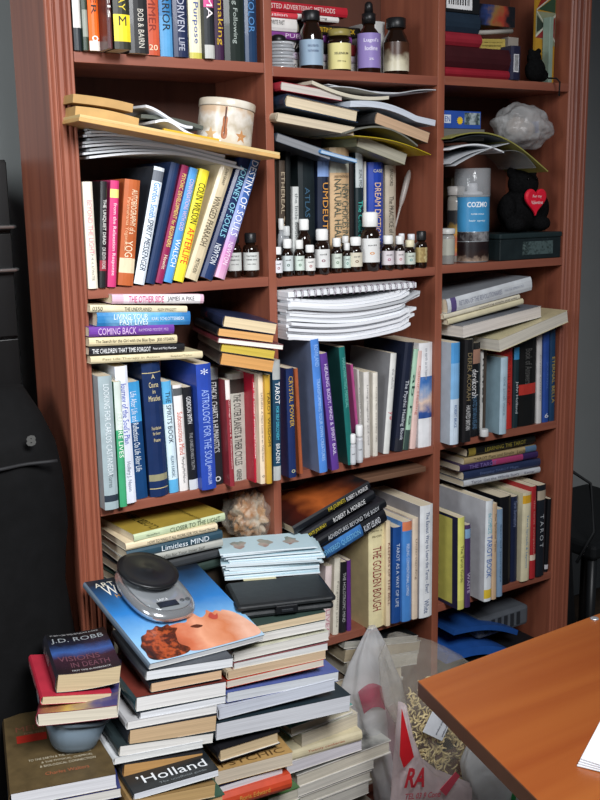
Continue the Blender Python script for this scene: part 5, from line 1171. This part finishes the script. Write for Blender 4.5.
tbl = [((0, 0.008, .036), .042, (1.05, .75, .9)), ((.0, .0, .082), .028, (1.08, .8, .9)), ((-.024, .004, .101), .010, (1, .7, 1)), ((.024, .004, .101), .010, (1, .7, 1)), ((0, -.020, .078), .013, (1.1, .7, .9)),
   ((-.040, -.004, .040), .015, (1, 1, 1.6)), ((.040, -.004, .040), .015, (1, 1, 1.6)), ((-.030, -.014, .014), .016, (1, 1.2, .85)), ((.030, -.014, .014), .016, (1, 1.2, .85))]
blob('body', [(tuple(q * sT for q in c), r_ * sT, s_) for c, r_, s_ in tbl], plush, teddy, .003)
for s in (-1, 1): bm = bmesh.new(); bmesh.ops.create_uvsphere(bm, u_segments=12, v_segments=8, radius=.0025, matrix=Matrix.Translation((s * .010 * sT, -.0225 * sT, .090 * sT))); bmo('eye', bm, M('#050505', .08), teddy, True)
hpts = []
for i in range(40):
    t = i / 40 * 2 * math.pi; hpts.append((16 * math.sin(t) ** 3 / 17, (13 * math.cos(t) - 5 * math.cos(2 * t) - 2 * math.cos(3 * t) - math.cos(4 * t)) / 17))
hs = .033; hz = atY(533, 200, -.0).z - zb
V = [(x * hs, -.040, y * hs + hz) for x, y in hpts] + [(x * hs, -.036, y * hs + hz) for x, y in hpts]; V2 = [(x * hs * .85, -.0425, y * hs * .85 + hz) for x, y in hpts]
k = 40; V = V2 + V; F = [tuple(range(k))] + [(i, k + i, k + (i + 1) % k, (i + 1) % k) for i in range(k)] + [(k + i, 2 * k + i, 2 * k + (i + 1) % k, k + (i + 1) % k) for i in range(k)] + [tuple(2 * k + i for i in range(k))[::-1]]
hm = M('#d81c34', .45); ht = mesh('red_heart', V, F, hm, teddy)
bm = bmesh.new(); bm.from_mesh(ht.data); bmesh.ops.recalc_face_normals(bm, faces=bm.faces); bm.to_mesh(ht.data); bm.free()
text('For my', ht, (0, -.0428, hz + .007), X, Z, .026, .0075, '#f0e4e4', name='heart_lettering'); text('Valentine', ht, (.0, -.0428, hz - .005), X, Z, .034, .0075, '#f0e4e4', name='heart_lettering')
sb = book(frame(Vector((1.0755, .092, zs)), Y_, Z, X), .08, .125, .02, '#121214', texts=[('Angels', .2, .2, .4, '#c4c4c4'), ('little stories', .75, .3, .3, '#c4c4c4')]); tag(sb, 'small black book standing right of the teddy bear', 'book')
# dim books behind
g = 'dim books behind the spray can, right bay second shelf'
for k_, (x_, t_, c_, d_) in enumerate([(x3 + .001, .022, '#17181a', 'black'), (x3 + .024, .018, '#1c1c22', 'blackish'), (x3 + .043, .020, '#1f1a1a', 'very dark brown'), (x3 + .118, .014, '#5c4c34', 'dull olive'), (x3 + .134, .012, '#77746a', 'greyish'), (x3 + .148, .018, '#5a5448', 'dull brown')]):
    b_ = book(frame(Vector((x_, .112, zs)), Y_, Z, X), .07, .175, t_, c_); tag(b_, '%s book standing in the back row behind the spray can, right bay' % d_, 'book', g)
# blue box, papers, bag above
zp = atY(460, 166, -.02).z
gpl = 'papers draped over the right bay second shelf'
draped('leaflet', (450, 164), (484, 150), .12, .0015, -.02, lambda u, v: .004 * math.sin(3 * u), papg, 'pale leaflet hanging lowest left over the dim books', 'paper')
draped('printed_sheet', (450, 150), (504, 153), .13, .003, -.02, lambda u, v: .012 * math.sin(math.pi * u) , pap, 'white printed sheaf spread over the dim books, right bay', 'paper')
draped('folded_sheet', (455, 166), (512, 143), .12, .0015, -.024, lambda u, v: .006 * math.sin(math.pi * u), papg, 'folded grey sheet in front of the printed sheaf', 'paper')
draped('brochure', (451, 138.5), (548, 172), .12, .0025, -.03, lambda u, v: .038 * math.sin(math.pi * u ** .9) * (1 - .2 * u), M('#8c8848', .45), 'olive and dark brochure arching over the papers to the teddy', 'brochure')
draped('brochure', (452, 141.5), (545, 170), .11, .0015, -.026, lambda u, v: .034 * math.sin(math.pi * u ** .9), M('#2c3034', .35), 'dark inner brochure beneath the olive one', 'brochure')
draped('clear_sleeve', (500, 152), (536, 168), .11, .001, -.022, lambda u, v: .016 * math.sin(math.pi * u), clear('clear_sleeve_plastic', '#a8aaac', .12, .4), 'clear plastic sleeve bulging under the brochures', 'sleeve')
bxb = empty('battery_box', (x3 + .002, .004, atY(445, 128, .0).z)); tag(bxb, 'blue cardboard box with battery picture and yellow burst, right bay', 'box')
bwid = .098; bhh = .034
box('box_body', (0, 0, 0), (bwid, .12, bhh), M('#2a4c9c', .4), bxb, .001)
box('picture_panel', (bwid * .55, -.0006, .008), (bwid * .97, -.0001, bhh - .003), grad(['#8ca0a8', '#2c3c3c', '#a8b4b8', '#243434', '#9cb0b4'], 0, .05, .1, 120, .4), bxb)
st = [((.0085 if i % 2 == 0 else .006) * math.cos(i * math.pi / 12), (.0085 if i % 2 == 0 else .006) * math.sin(i * math.pi / 12)) for i in range(24)]
mesh('yellow_burst', [(bwid * .42 + x, -.0012, bhh * .45 + y) for x, y in st], [tuple(range(24))], M('#d8b428', .4), bxb)
box('word_panel', (.001, -.0006, .010), (.018, -.0001, .026), M('#c4ccd8', .4), bxb); text('EN', bxb, (.009, -.0007, .018), X, Z, .013, .010, '#2a4c9c', name='box_lettering')
gry = slab('grey_paper_block', .11, .12, .022, lambda x, y: 0, pages('#6c6a66'), None, 2, 2); gry.matrix_world = Matrix.Translation((x3 + .002, .006, bxb.location.z - .0225)); tag(gry, 'grey block of paper right under the blue battery box', 'paper stack')
bagm = film('milky_film', '#d8d8d8', .58, .22, 16)
def lump(name, c, rad, m, parent=None, amp=.25, fr=3.2, seed=0, sub_=4):
    from mathutils import noise as N_
    bm = bmesh.new(); bmesh.ops.create_icosphere(bm, subdivisions=sub_ + 1, radius=1)
    for v in bm.verts:
        n1 = N_.noise(v.co * fr + Vector((seed, 0, 0))); n2 = N_.noise(v.co * fr * 2.7 + Vector((0, seed, 0)))
        f = 1 + amp * .9 * n1 + amp * .35 * (.25 - abs(n2)) + amp * .04 * (.2 - abs(N_.noise(v.co * fr * 5 + Vector((seed, seed, 0))))); v.co = Vector((v.co.x * rad[0] * f, v.co.y * rad[1] * f, v.co.z * rad[2] * f))
    o = bmo(name, bm, m, parent, True); o.location = c; return o
bgc = atY(522, 127, .04)
bg = lump('plastic_bag', bgc, (.066, .055, .048), bagm, None, .24, 2.1, 4); tag(bg, 'crumpled milky plastic bag with things inside, above the teddy bear', 'plastic bag')
o = blob('bag_contents', [((-.015, 0, 0), .022, (1.2, 1, 1)), ((.016, .005, -.006), .020, (1, 1, 1))], M('#9a8474', .7, noise=.3), bg); 
o2 = box('blue_packet', (.030, -.01, -.012), (.040, .02, .012), M('#24408c', .4), bg)
# ------------------------------------------------------------------ third shelf small things
zs = SZ[3][2] + SH + .0004
for px0, px1, pb, pt, Y, d in [(351.6, 357.6, 460.5, 434.5, -.026, 'left small white-capped vial in front of the teal book'), (357.8, 365, 457, 425.5, -.022, 'taller white-capped vial right of the small one, by the white paperbacks')]:
    cx, zt_, r = bx_(px0, px1, pb, pt, Y)
    bottle('vial', cx, Y + r, zt_ - zs, r, zs, '#e4e4e4', '#c9ccd0', d, 'vial', capf=.3, neck=.8, shoulder=.86, lab_z=(.1, .8), glass=M('#c4c4c8', .3), texts=[('oil', .6, .8, .003, '#3a3a3a')])
c = atY(489.7, 433, -.03); cp = lathe('bottle_stopper', [(.0098, 0), (.0102, .001), (.0095, .014), (.0085, .0155)], M('#c9c9c8', .4), None, 28, (c.x, -.012, SZ[3][3] + SH + .0004)); tag(cp, 'small white plastic cap on the shelf in front of the pale blue book', 'cap')
# board and fiery book under third shelf middle bay
pbd = box('wooden_board', (0, 0, 0), (.20, .10, .011), wood('raw_board', '#5c4030', '#7c5a44', 'X', .6, 0), None, .001); pbd.location = (atY(426, 470, .01).x - .20, .01, atY(426, 471.5, .01).z); tag(pbd, 'thin brown wooden board wedged just below the third shelf, middle bay', 'board')
for x in (.02, .18):
    pg_ = tube('board_peg', [(x, .05, .0112), (x, .05, SZ[3][2] - .0004 - pbd.location.z)], .003, M('#8c8c8c', .3, .8), pbd)
fb = book(frame(Vector((.372, .155, SZ[4][2] + SH + .0004)), Vector((1, -.12, 0)).normalized(), Z, Vector((1, -.12, 0)).normalized().cross(Z)), .19, .28, .012, '#201a1a',
     front=grad(['#2a1210', '#8a2416', '#b8401c', '#4a1810', '#f0a048', '#8a2c18', '#2a1410'], 1, .05, .30, 22, .55)); tag(fb, 'book with fiery red sunburst cover standing at the back of the middle bay', 'book')
# bag of orange bits in left bay fourth shelf
ob = lump('clear_bag', tuple(atY(250, 514, .055)), (.054, .045, .050), film('clear_crinkled_film', '#b4aca0', .32, .1, 26), None, .3, 3, 9); tag(ob, 'clear crinkled bag of orange and cream scraps behind the pale blue booklets', 'plastic bag')
lump('orange_scraps', (0, 0, .0), (.036, .03, .044), grad(['#c9bca4', '#b8793c', '#d0c4b0', '#c48c4c', '#b4a894'], 0, -.05, .05, 28, .6), ob, .5, 3.4, 3)
sup = book(frame(Vector((.20, .02, SZ[4][1] + SH + .0004)), Y_, Z, X), .14, atY(250, 514, .055).z - .050 - (SZ[4][1] + SH), .13, '#3c342c', page=TAN, hard=True); tag(sup, 'very thick dark album standing behind the booklets at the left bay end', 'book')
# left bay: support books under pile on shelf 4
zz = SZ[4][1] + SH + .0004
lowz = atY(128, 592, -.02).z
nn = 3
for k in range(nn):
    t = (lowz - zz) / nn
    b_ = lie3('spine', Vector((.012, -.012, zz + t * k)), Vector((.19, -.012, zz + t * k)), t - .0006, .13, ['#3a4650', '#5c4a3c', '#43504a'][k], hard=True); tag(b_, 'thick book at the bottom of the left bay fourth shelf pile', 'book', 'thick books low in the left bay')
# ------------------------------------------------------------------ bottom shelf things
zs = SZ[5][2] + SH + .0004
g = 'books at the bottom of the middle bay'
for i, (L, R, T, col, pg, d) in enumerate([((346, 676), (417, 664), 14, '#3c3c40', '#c4bfb0', 'lower pale-paged book'), ((344, 663), (419, 653), 13, '#6a6458', '#a89a80', 'beige-paged book'), ((344, 649), (417, 642), 7, '#1e2224', '#a8a69c', 'dark upper book')]):
    b_ = lie('fore', L, R, T, .13, .0, col, YR=.0, page=pg); tag(b_, d + ' lying in the bottom opening of the middle bay', 'book', g)
zt_ = atY(346, 676, 0).z
for k in range(6):
    t = (zt_ - zs - .004) / 6; b_ = lie3('fore', Vector((.46, .002, zs + t * k)), Vector((.66, .002, zs + t * k)), t - .0006, .15, CC[k % 5], hard=True); tag(b_, 'thick book deep in the bottom opening of the middle bay', 'book', 'thick books low in the middle bay')
zs = SZ[5][3] + SH + .0004
cr8 = empty('document_crate', (.775, .01, zs)); tag(cr8, 'dark crate in the bottom opening of the right bay', 'crate')
box('crate_body', (0, 0, 0), (.3, .15, .20), M('#15181c', .5), cr8, .004)
bf = slab('blue_folder', .20, .12, .02, lambda x, y: .02 * math.sin(x * 14), M('#2454a0', .4), None, 16, 2); bf.matrix_world = Matrix.Translation((.78, .0, zs + .222)) @ Matrix.Rotation(R_(14), 4, 'Y'); tag(bf, 'bright blue bent folder on the crate, bottom right bay', 'folder')
bf2 = slab('blue_folder', .20, .12, .012, lambda x, y: .015 * math.sin(x * 14), M('#204a8c', .4), None, 16, 2); bf2.matrix_world = Matrix.Translation((.80, .0, zs + .285)) @ Matrix.Rotation(R_(16), 4, 'Y'); tag(bf2, 'darker blue bent folder above the bright one, bottom right bay', 'folder')
wr = empty('grey_appliance', (.90, .03, zs + .235)); tag(wr, 'dim grey ribbed gadget at the right of the bottom opening', 'gadget')
box('body', (.0, 0, 0), (.16, .12, .05), M('#565a60', .5), wr, .008)
for k in range(6): box('rib', (.02 + k * .02, -.002, .01), (.03 + k * .02, .0, .04), M('#2a2c30', .5), wr)
# ================================================================== DESK
dz = .70; dA = atZ(418, 681, dz); dB = atZ(620, 606, dz); dC = atZ(560, 822, dz)
ed = (dB - dA).normalized(); fd = (dC - dA); fd.normalize()
dl = 1.0; fd2 = Vector((ed.y, -ed.x, 0))
desk = empty('desk', (dA.x, dA.y, 0)); tag(desk, 'orange wood-laminate desk with dark edging in the lower right corner', 'desk')
deskm = wood('desk_laminate', '#88421c', '#9e5a29', 'X', .34, .25, .35)
P = [Vector((0, 0, 0)), ed * dl, ed * dl + fd * .75, fd * .75]
th_ = .022
V = [p + Vector((0, 0, dz)) for p in P] + [p + Vector((0, 0, dz - .0012)) for p in P]
mesh('desk_top', [p + Vector((0, 0, dz)) for p in P] + [p + Vector((0, 0, dz - .002)) for p in P], [(0, 3, 2, 1), (4, 5, 6, 7), (0, 1, 5, 4), (1, 2, 6, 5), (2, 3, 7, 6), (3, 0, 4, 7)], deskm, desk)
mesh('edge_band', [p + Vector((0, 0, dz - .0021)) for p in P] + [p + Vector((0, 0, dz - th_)) for p in P], [(0, 3, 2, 1), (4, 5, 6, 7), (0, 1, 5, 4), (1, 2, 6, 5), (2, 3, 7, 6), (3, 0, 4, 7)], M('#5c2f1c', .4), desk)
for p in (P[1] * .96 + fd * .05, P[2] * .95 + Vector((-.02, .02, 0)), fd * .70 + ed * .5):
    box('leg', (p.x - .02, p.y - .02, 0), (p.x + .02, p.y + .02, dz - th_ - .0003), M('#5c2f1c', .5), desk)
sp_ = atZ(594.5, 619, dz) - Vector((dA.x, dA.y, 0))
lathe('screw_cap', [(.0065, 0), (.0068, .0008), (.005, .0022), (.001, .0028)], M('#c9ccd0', .25, .7), desk, 20, (sp_.x, sp_.y, dz + .0002))
pA = atZ(577, 766, dz + .001); pB = atZ(620, 800, dz + .001)
for k in range(4):
    o = slab('paper', .14, .2, .0012, lambda x, y: .001 * math.sin(x * 20), papw, None, 6, 3)
    o.matrix_world = Matrix.Translation(Vector((pA.x + k * .002, pA.y, dz + .0008 + k * .0022))) @ Matrix.Rotation(R_(-62 - k * 3), 4, 'Z'); tag(o, '%s white sheet of four on the desk corner' % ['lowest', 'second', 'third', 'topmost'][k], 'paper', 'papers on the desk')
# ================================================================== PLASTIC BAGS
f1 = film('bag_film', '#f0f1f4', .52, .25, 9)
def sackpx(name, rows, Y, depth, m, label, seed=1, fold=.10, k=44):
    from mathutils import noise as N_
    root_z = None; rings = []
    P_ = []
    for (xl, xr, py, df) in rows:
        a = atY(xl, py, Y); b2 = atY(xr, py, Y); z = (a.z + b2.z) / 2; P_.append(((a.x + b2.x) / 2, z, (b2.x - a.x) / 2, df))
    P_.sort(key=lambda q: q[1]); n_ = len(P_)
    for i in range(n_ * 4 - 3):
        u = i / 4; j = min(int(u), n_ - 2); t = u - j
        c_, z, hw_, df = [P_[j][q] * (1 - t) + P_[j + 1][q] * t for q in range(4)]
        ring = []
        for q in range(k):
            a = 2 * math.pi * q / k; f = 1 + fold * math.sin(a * 7 + z * 9 + seed) * .6 + fold * N_.noise(Vector((math.cos(a) * 2.2, math.sin(a) * 2.2, z * 12 + seed))) * 1.6
            ring.append(Vector((c_ + hw_ * math.cos(a) * f, Y + depth * df * math.sin(a) * f, z)))
        rings.append(ring)
    o = ringmesh(name, rings, m, None); tag(o, label, 'plastic bag'); return o
z_f = lambda px, Y: pix((atY(px, 700, Y).x, Y, .003))[1]
s1 = sackpx('plastic_bag', [(369, 375, 626, .12), (361, 381, 640, .3), (351, 389, 660, .55), (345, 397, 685, .8), (352, 404, 715, .95), (368, 412, 745, 1), (376, 420, 780, 1), (378, 428, 830, 1), (378, 436, 900, 1), (380, 436, 980, .9), (384, 430, z_f(400, -.055), .7)], -.055, .042, f1,
    'tall translucent white carrier bag with pink-red print, peaked beside the book piles', 2, .12)
# red print patch inside: follow bag front
def patch(pts, Y, m, name, parent, t=.0012):
    V = [atY(x, y, Y) for x, y in pts]; V = V + [v + Vector((0, t, 0)) for v in V]; k = len(pts)
    F = [tuple(range(k)), tuple(range(k, 2 * k))[::-1]] + [(i, k + i, k + (i + 1) % k, (i + 1) % k) for i in range(k)]
    o = mesh(name, V, F, m, parent); return o
redfilm = film('red_print_film', '#c04860', .75, .35, 9)
def curvedpatch(pts_uv, m, name, parent, grid=8):
    """quad patch px: 4 corners, wrapped in front of the bag"""
    (x0, y0), (x1, y1), (x2, y2), (x3_, y3) = pts_uv; V = []; F = []
    for j in range(grid + 1):
        for i in range(grid + 1):
            u, v = i / grid, j / grid
            xx = (x0 * (1 - u) + x1 * u) * (1 - v) + (x3_ * (1 - u) + x2 * u) * v; yy = (y0 * (1 - u) + y1 * u) * (1 - v) + (y3 * (1 - u) + y2 * u) * v
            yy -= 6 * math.sin(math.pi * u); Yp = -.085 - .016 * math.sin(math.pi * u); V.append(atY(xx, yy, Yp))
    for j in range(grid):
        for i in range(grid): q = j * (grid + 1) + i; F.append((q, q + grid + 1, q + grid + 2, q + 1))
    return mesh(name, V, F, m, parent, True)
curvedpatch([(358, 692), (383, 687), (388, 712), (364, 714)], film('pink_print_film', '#c8506c', .65, .35, 9), 'pink_print', s1)
curvedpatch([(384, 715), (400, 706), (420, 800), (392, 802)], film('pale_pink_film', '#d090a0', .4, .35, 9), 'pale_pink_print', s1)
# second bag: red RA print between, small right of first
s3 = sackpx('plastic_bag', [(400, 404, 704, .4), (398, 410, 735, .7), (396, 420, 762, .9), (394, 434, 778, 1), (392, 470, 800, 1), (392, 480, 900, 1), (395, 470, z_f(430, -.2), 1)], -.262, .026, film('pinkish_film', '#ecdcde', .72, .3, 12), 'white carrier bag with red triangle and red letters, lowest in the frame', 5, .08)
Yr = -.296
patch([(402, 709), (414, 757), (404, 768), (400, 756)], Yr, M('#c8242c', .35), 'red_triangle_print', s3)
def pxtext(s, x0, y0, x1, y1, hpx, Y, col, parent, name='bag_lettering'):
    A = atY(x0, y0, Y); B = atY(x1, y1, Y); e = (B - A); L = e.length; e.normalize(); C = atY(x0, y0 - hpx, Y); h = (C - A).length
    up = Y_.cross(e) * -1; o = text(s, None, (A + B) / 2 + up * h / 2, e, up, L, h, col, name=name, bold=.03); o.parent = parent; return o
pxtext('RA', 404, 788, 424, 787, 19, Yr - .0, '#d03440', s3); pxtext('TEL 03 9 Conti', 404, 800, 440, 797, 6, Yr, '#d06470', s3)
patch([(440, 790), (456, 772), (460, 776), (446, 796)], Yr, M('#d05060', .4), 'red_patch_print', s3); 
# bag of dry pasta / packing shreds
s2 = sackpx('plastic_bag', [(388, 400, 634, .2), (378, 432, 650, .5), (384, 462, 668, .75), (392, 490, 692, .95), (402, 502, 718, 1), (410, 500, 748, 1), (422, 490, 778, .9), (430, 482, 800, .6)], -.135, .036, film('clear_food_film', '#d4cec2', .22, .12, 10), 'clear bag full of pale yellow curled pasta with a white tag, behind the desk corner', 8, .10)
zlo = min(v.co.z for v in s2.data.vertices)
# contents: many short curled tubes in one mesh (stuff)
rnd = random.Random(11); V = []; F = []
for q in range(520):
    while True:
        px, py = rnd.uniform(396, 500), rnd.uniform(676, 784); u = (px - (450 - (730 - py) * .15)) / 46; v = (py - 730) / 56
        if u * u + v * v < 1: break
    dep_ = math.sqrt(max(0, 1 - u * u - v * v)); c0 = atY(px, py, -.135 - .026 * dep_ * rnd.uniform(.5, 1)); d = Vector((rnd.uniform(-1, 1), rnd.uniform(-.5, .5), rnd.uniform(-1, 1))).normalized()
    s_ = d.cross(Vector((rnd.uniform(-1, 1), 1, rnd.uniform(-1, 1)))).normalized(); L = .017; r0 = .0019; base = len(V)
    for k in range(5):
        t = k / 4 - .5; p = c0 + d * L * t + s_ * .006 * (t * t * 4); n2 = d.cross(s_)
        for a in range(5): aa = a * 2 * math.pi / 5; V.append(p + s_ * r0 * math.cos(aa) + n2 * r0 * math.sin(aa))
    for k in range(4):
        for a in range(5): F.append((base + k * 5 + a, base + (k + 1) * 5 + a, base + (k + 1) * 5 + (a + 1) % 5, base + k * 5 + (a + 1) % 5))
past = mesh('dry_pasta', V, F, M('#d4c08c', .35, noise=.2), None, True); tag(past, 'pale yellow curled dry pasta filling the clear bag', 'pasta', kind='stuff')
tg = patch([(433, 711), (452, 719), (442, 741), (423, 732)], -.180, M('#dcdfe4', .5), 'white_tag', None); tag(tg, 'white printed paper tag stuck on the pasta bag', 'tag')
for k in range(2): pxtext('product of the mill ' + 'ab'[k] * 0, 436 - k * -6 + 1, 735 - 0 + k * 2, 447 + k * 5, 716 + k * 2, 3, -.1808, '#7a7c84', tg, 'tag_lettering')
s4 = sackpx('plastic_bag', [(470, 486, 738, .3), (464, 505, 755, .7), (466, 530, 775, .9), (476, 560, 800, 1), (480, 575, 850, 1), (485, 570, 950, 1), (490, 560, z_f(520, -.2), .9)], -.21, .036, film('white_film', '#e4e6e8', .6, .3, 9), 'white carrier bag with green circle print under the desk edge', 12, .12)
gp = []
for i in range(32):
    a = i / 32 * 2 * math.pi; gp.append((523 + 12 * math.cos(a), 800 + 15 * math.sin(a)))
V = [atY(x, y, -.255) for x, y in gp] + [atY(523 + (x - 523) * .6, 800 + (y - 800) * .6, -.255) for x, y in gp]
mesh('green_ring_print', V, [(i, (i + 1) % 32, 32 + (i + 1) % 32, 32 + i) for i in range(32)], M('#2c8c4c', .4), s4)
pxtext('us', 519, 803, 534, 800, 10, -.2575, '#c83c3c', s4)
bx0 = atY(455, 800, -.12)
crt = empty('cardboard_carton', (.46, -.20, 0)); tag(crt, 'plain brown carton on the floor supporting the pasta bag', 'carton')
box('carton_body', (.0, .03, 0), (.17, .10, zlo - .001), M('#8c6e4c', .7), crt, .001); box('tape', (.10, .0295, zlo * .6), (.125, .0300, zlo - .002), M('#a88c5c', .4), crt)
# ================================================================== LEFT AND RIGHT SURROUNDINGS
blk2 = M('#0a0b0c', .35, noise=.1)
cx1 = -.052; cab = empty('black_cabinet', (-.75, .205, 0)); cht = 1.402; tag(cab, 'tall black cabinet with two metal pull handles left of the bookcase', 'cabinet')
cwid = .695
box('carcass', (0, .012, 0), (cwid, .40, cht), blk2, cab, .002)
zdl = atY(10, 338, .205).z
box('door', (.002, 0, .02), (cwid - .002, .0115, zdl - .002), blk2, cab, .002)
hz = [atY(5, 227, .2).z, atY(5, 270, .2).z]
dz_ = [(zdl + .002, atY(5, 298, .205).z), ]
zd2 = (hz[0] + hz[1]) / 2 + .028
for a, b2, z_ in ((zdl + .002, zd2 - .002, hz[1]), (zd2 + .002, cht - .004, hz[0])):
    d_ = box('drawer', (.002, 0, a), (cwid - .002, .0115, b2), blk2, cab, .002)
    xr = atY(15, 227, .19).x + .75
    tube('handle', [(xr - .13, -.001, z_), (xr - .13, -.012, z_), (xr - .125, -.016, z_), (xr - .005, -.016, z_), (xr, -.012, z_), (xr, -.001, z_)], .0035, M('#b4b8b8', .25, .9), d_)
# black backpack in front of the cabinet
bpx = [(0, 50, 408), (0, 58, 450), (-40, 60, 520), (-50, 62, 600), (-50, 62, 680), (-50, 60, 760)]
Yb = .06
def padring(c, hw_, hd, z, k=36, p=2.6): return [Vector((c + v.x, Yb + v.y, v.z)) for v in rr(hw_, hd, z, k, p)]
from mathutils import noise as NN
rings = []
tz = atY(20, 385, Yb).z
xr_ = lambda z: -.085 - .012 * math.sin(z * 9)
for i in range(22):
    z = tz * i / 21; u = i / 21
    wr_ = 1 - max(0, (u - .86) / .14) ** 2 * .55
    R0 = atY(58 - 12 * 0, 450, Yb).x
    right = R0 + .004 * math.sin(z * 25) - (1 - wr_) * .10; leftx = R0 - .34 + (1 - wr_) * .05
    rings.append([v + Vector((.006 * NN.noise(v * 9), .010 * NN.noise(v * 7), 0)) for v in padring((right + leftx) / 2, (right - leftx) / 2, .075 * wr_, z)])
bp = empty('backpack', (0, 0, 0)); tag(bp, 'large black cloth garment bag standing at the left edge in front of the black cabinet', 'bag')
clothk = M('#070708', .85, noise=.4, scale=30, spec=.2, bump=.6)
ringmesh('bag_body', rings, clothk, bp)
zst = atY(20, 466, Yb - .08).z
tube('seam', [(atY(-30 + i * 9, 466, Yb).x, Yb - .079 - .004 * math.sin(i), zst) for i in range(9)], .003, M('#1c1c1e', .7), bp)
eg = atY(30, 440, Yb - .078)
text('8', bp, (eg.x, Yb - .0835, eg.z), X, Z, .016, .018, '#4a4a48', name='emblem', bold=.06)
# right: long black ski bag leaning against the wall beside the bookcase
skm = M('#0d0e10', .6, noise=.3, bump=.3)
pts = [atY(585, 660, .12), atY(588, 560, .12), atY(587, 480, .13), atY(583, 425, .14), atY(580.5, 405, .15)]
ski = empty('ski_bag', (0, 0, 0)); tag(ski, 'long black soft bag leaning upright right of the bookcase', 'bag')
pts2 = [Vector((1.27, .12, .005))] + [Vector((1.245, .13, .3)), Vector((1.235, .14, .6)), Vector((1.222, .15, .8)), Vector((1.205, .16, .93)), Vector((1.196, .165, .985))]
tube('bag_body', pts2, [.055, .055, .045, .034, .020, .006], skm, ski, 16)
tube('strap', [(1.262, .07, .42), (1.30, .05, .5), (1.30, .07, .62), (1.25, .10, .66)], .004, M('#1c1e20', .7), ski)
chr_ = empty('dark_chair', (1.42, .25, 0)); tag(chr_, 'dark chair frame standing behind the desk at the right edge', 'chair')
box('seat', (-.12, -.2, .42), (.30, .2, .46), M('#141618', .6), chr_, .01)
for x in (-.10, .26):
    for y in (-.18, .16): tube('leg', [(x, y, 0), (x, y, .42)], .012, M('#1c1e20', .4), chr_)
tube('chrome_brace', [(-.10, -.18, .10), (.0, -.16, .22), (.1, -.16, .25)], .008, M('#5c6064', .3, .8), chr_)
for o in list(bpy.data.objects):
    if '_sz' in o.keys(): del o['_sz']
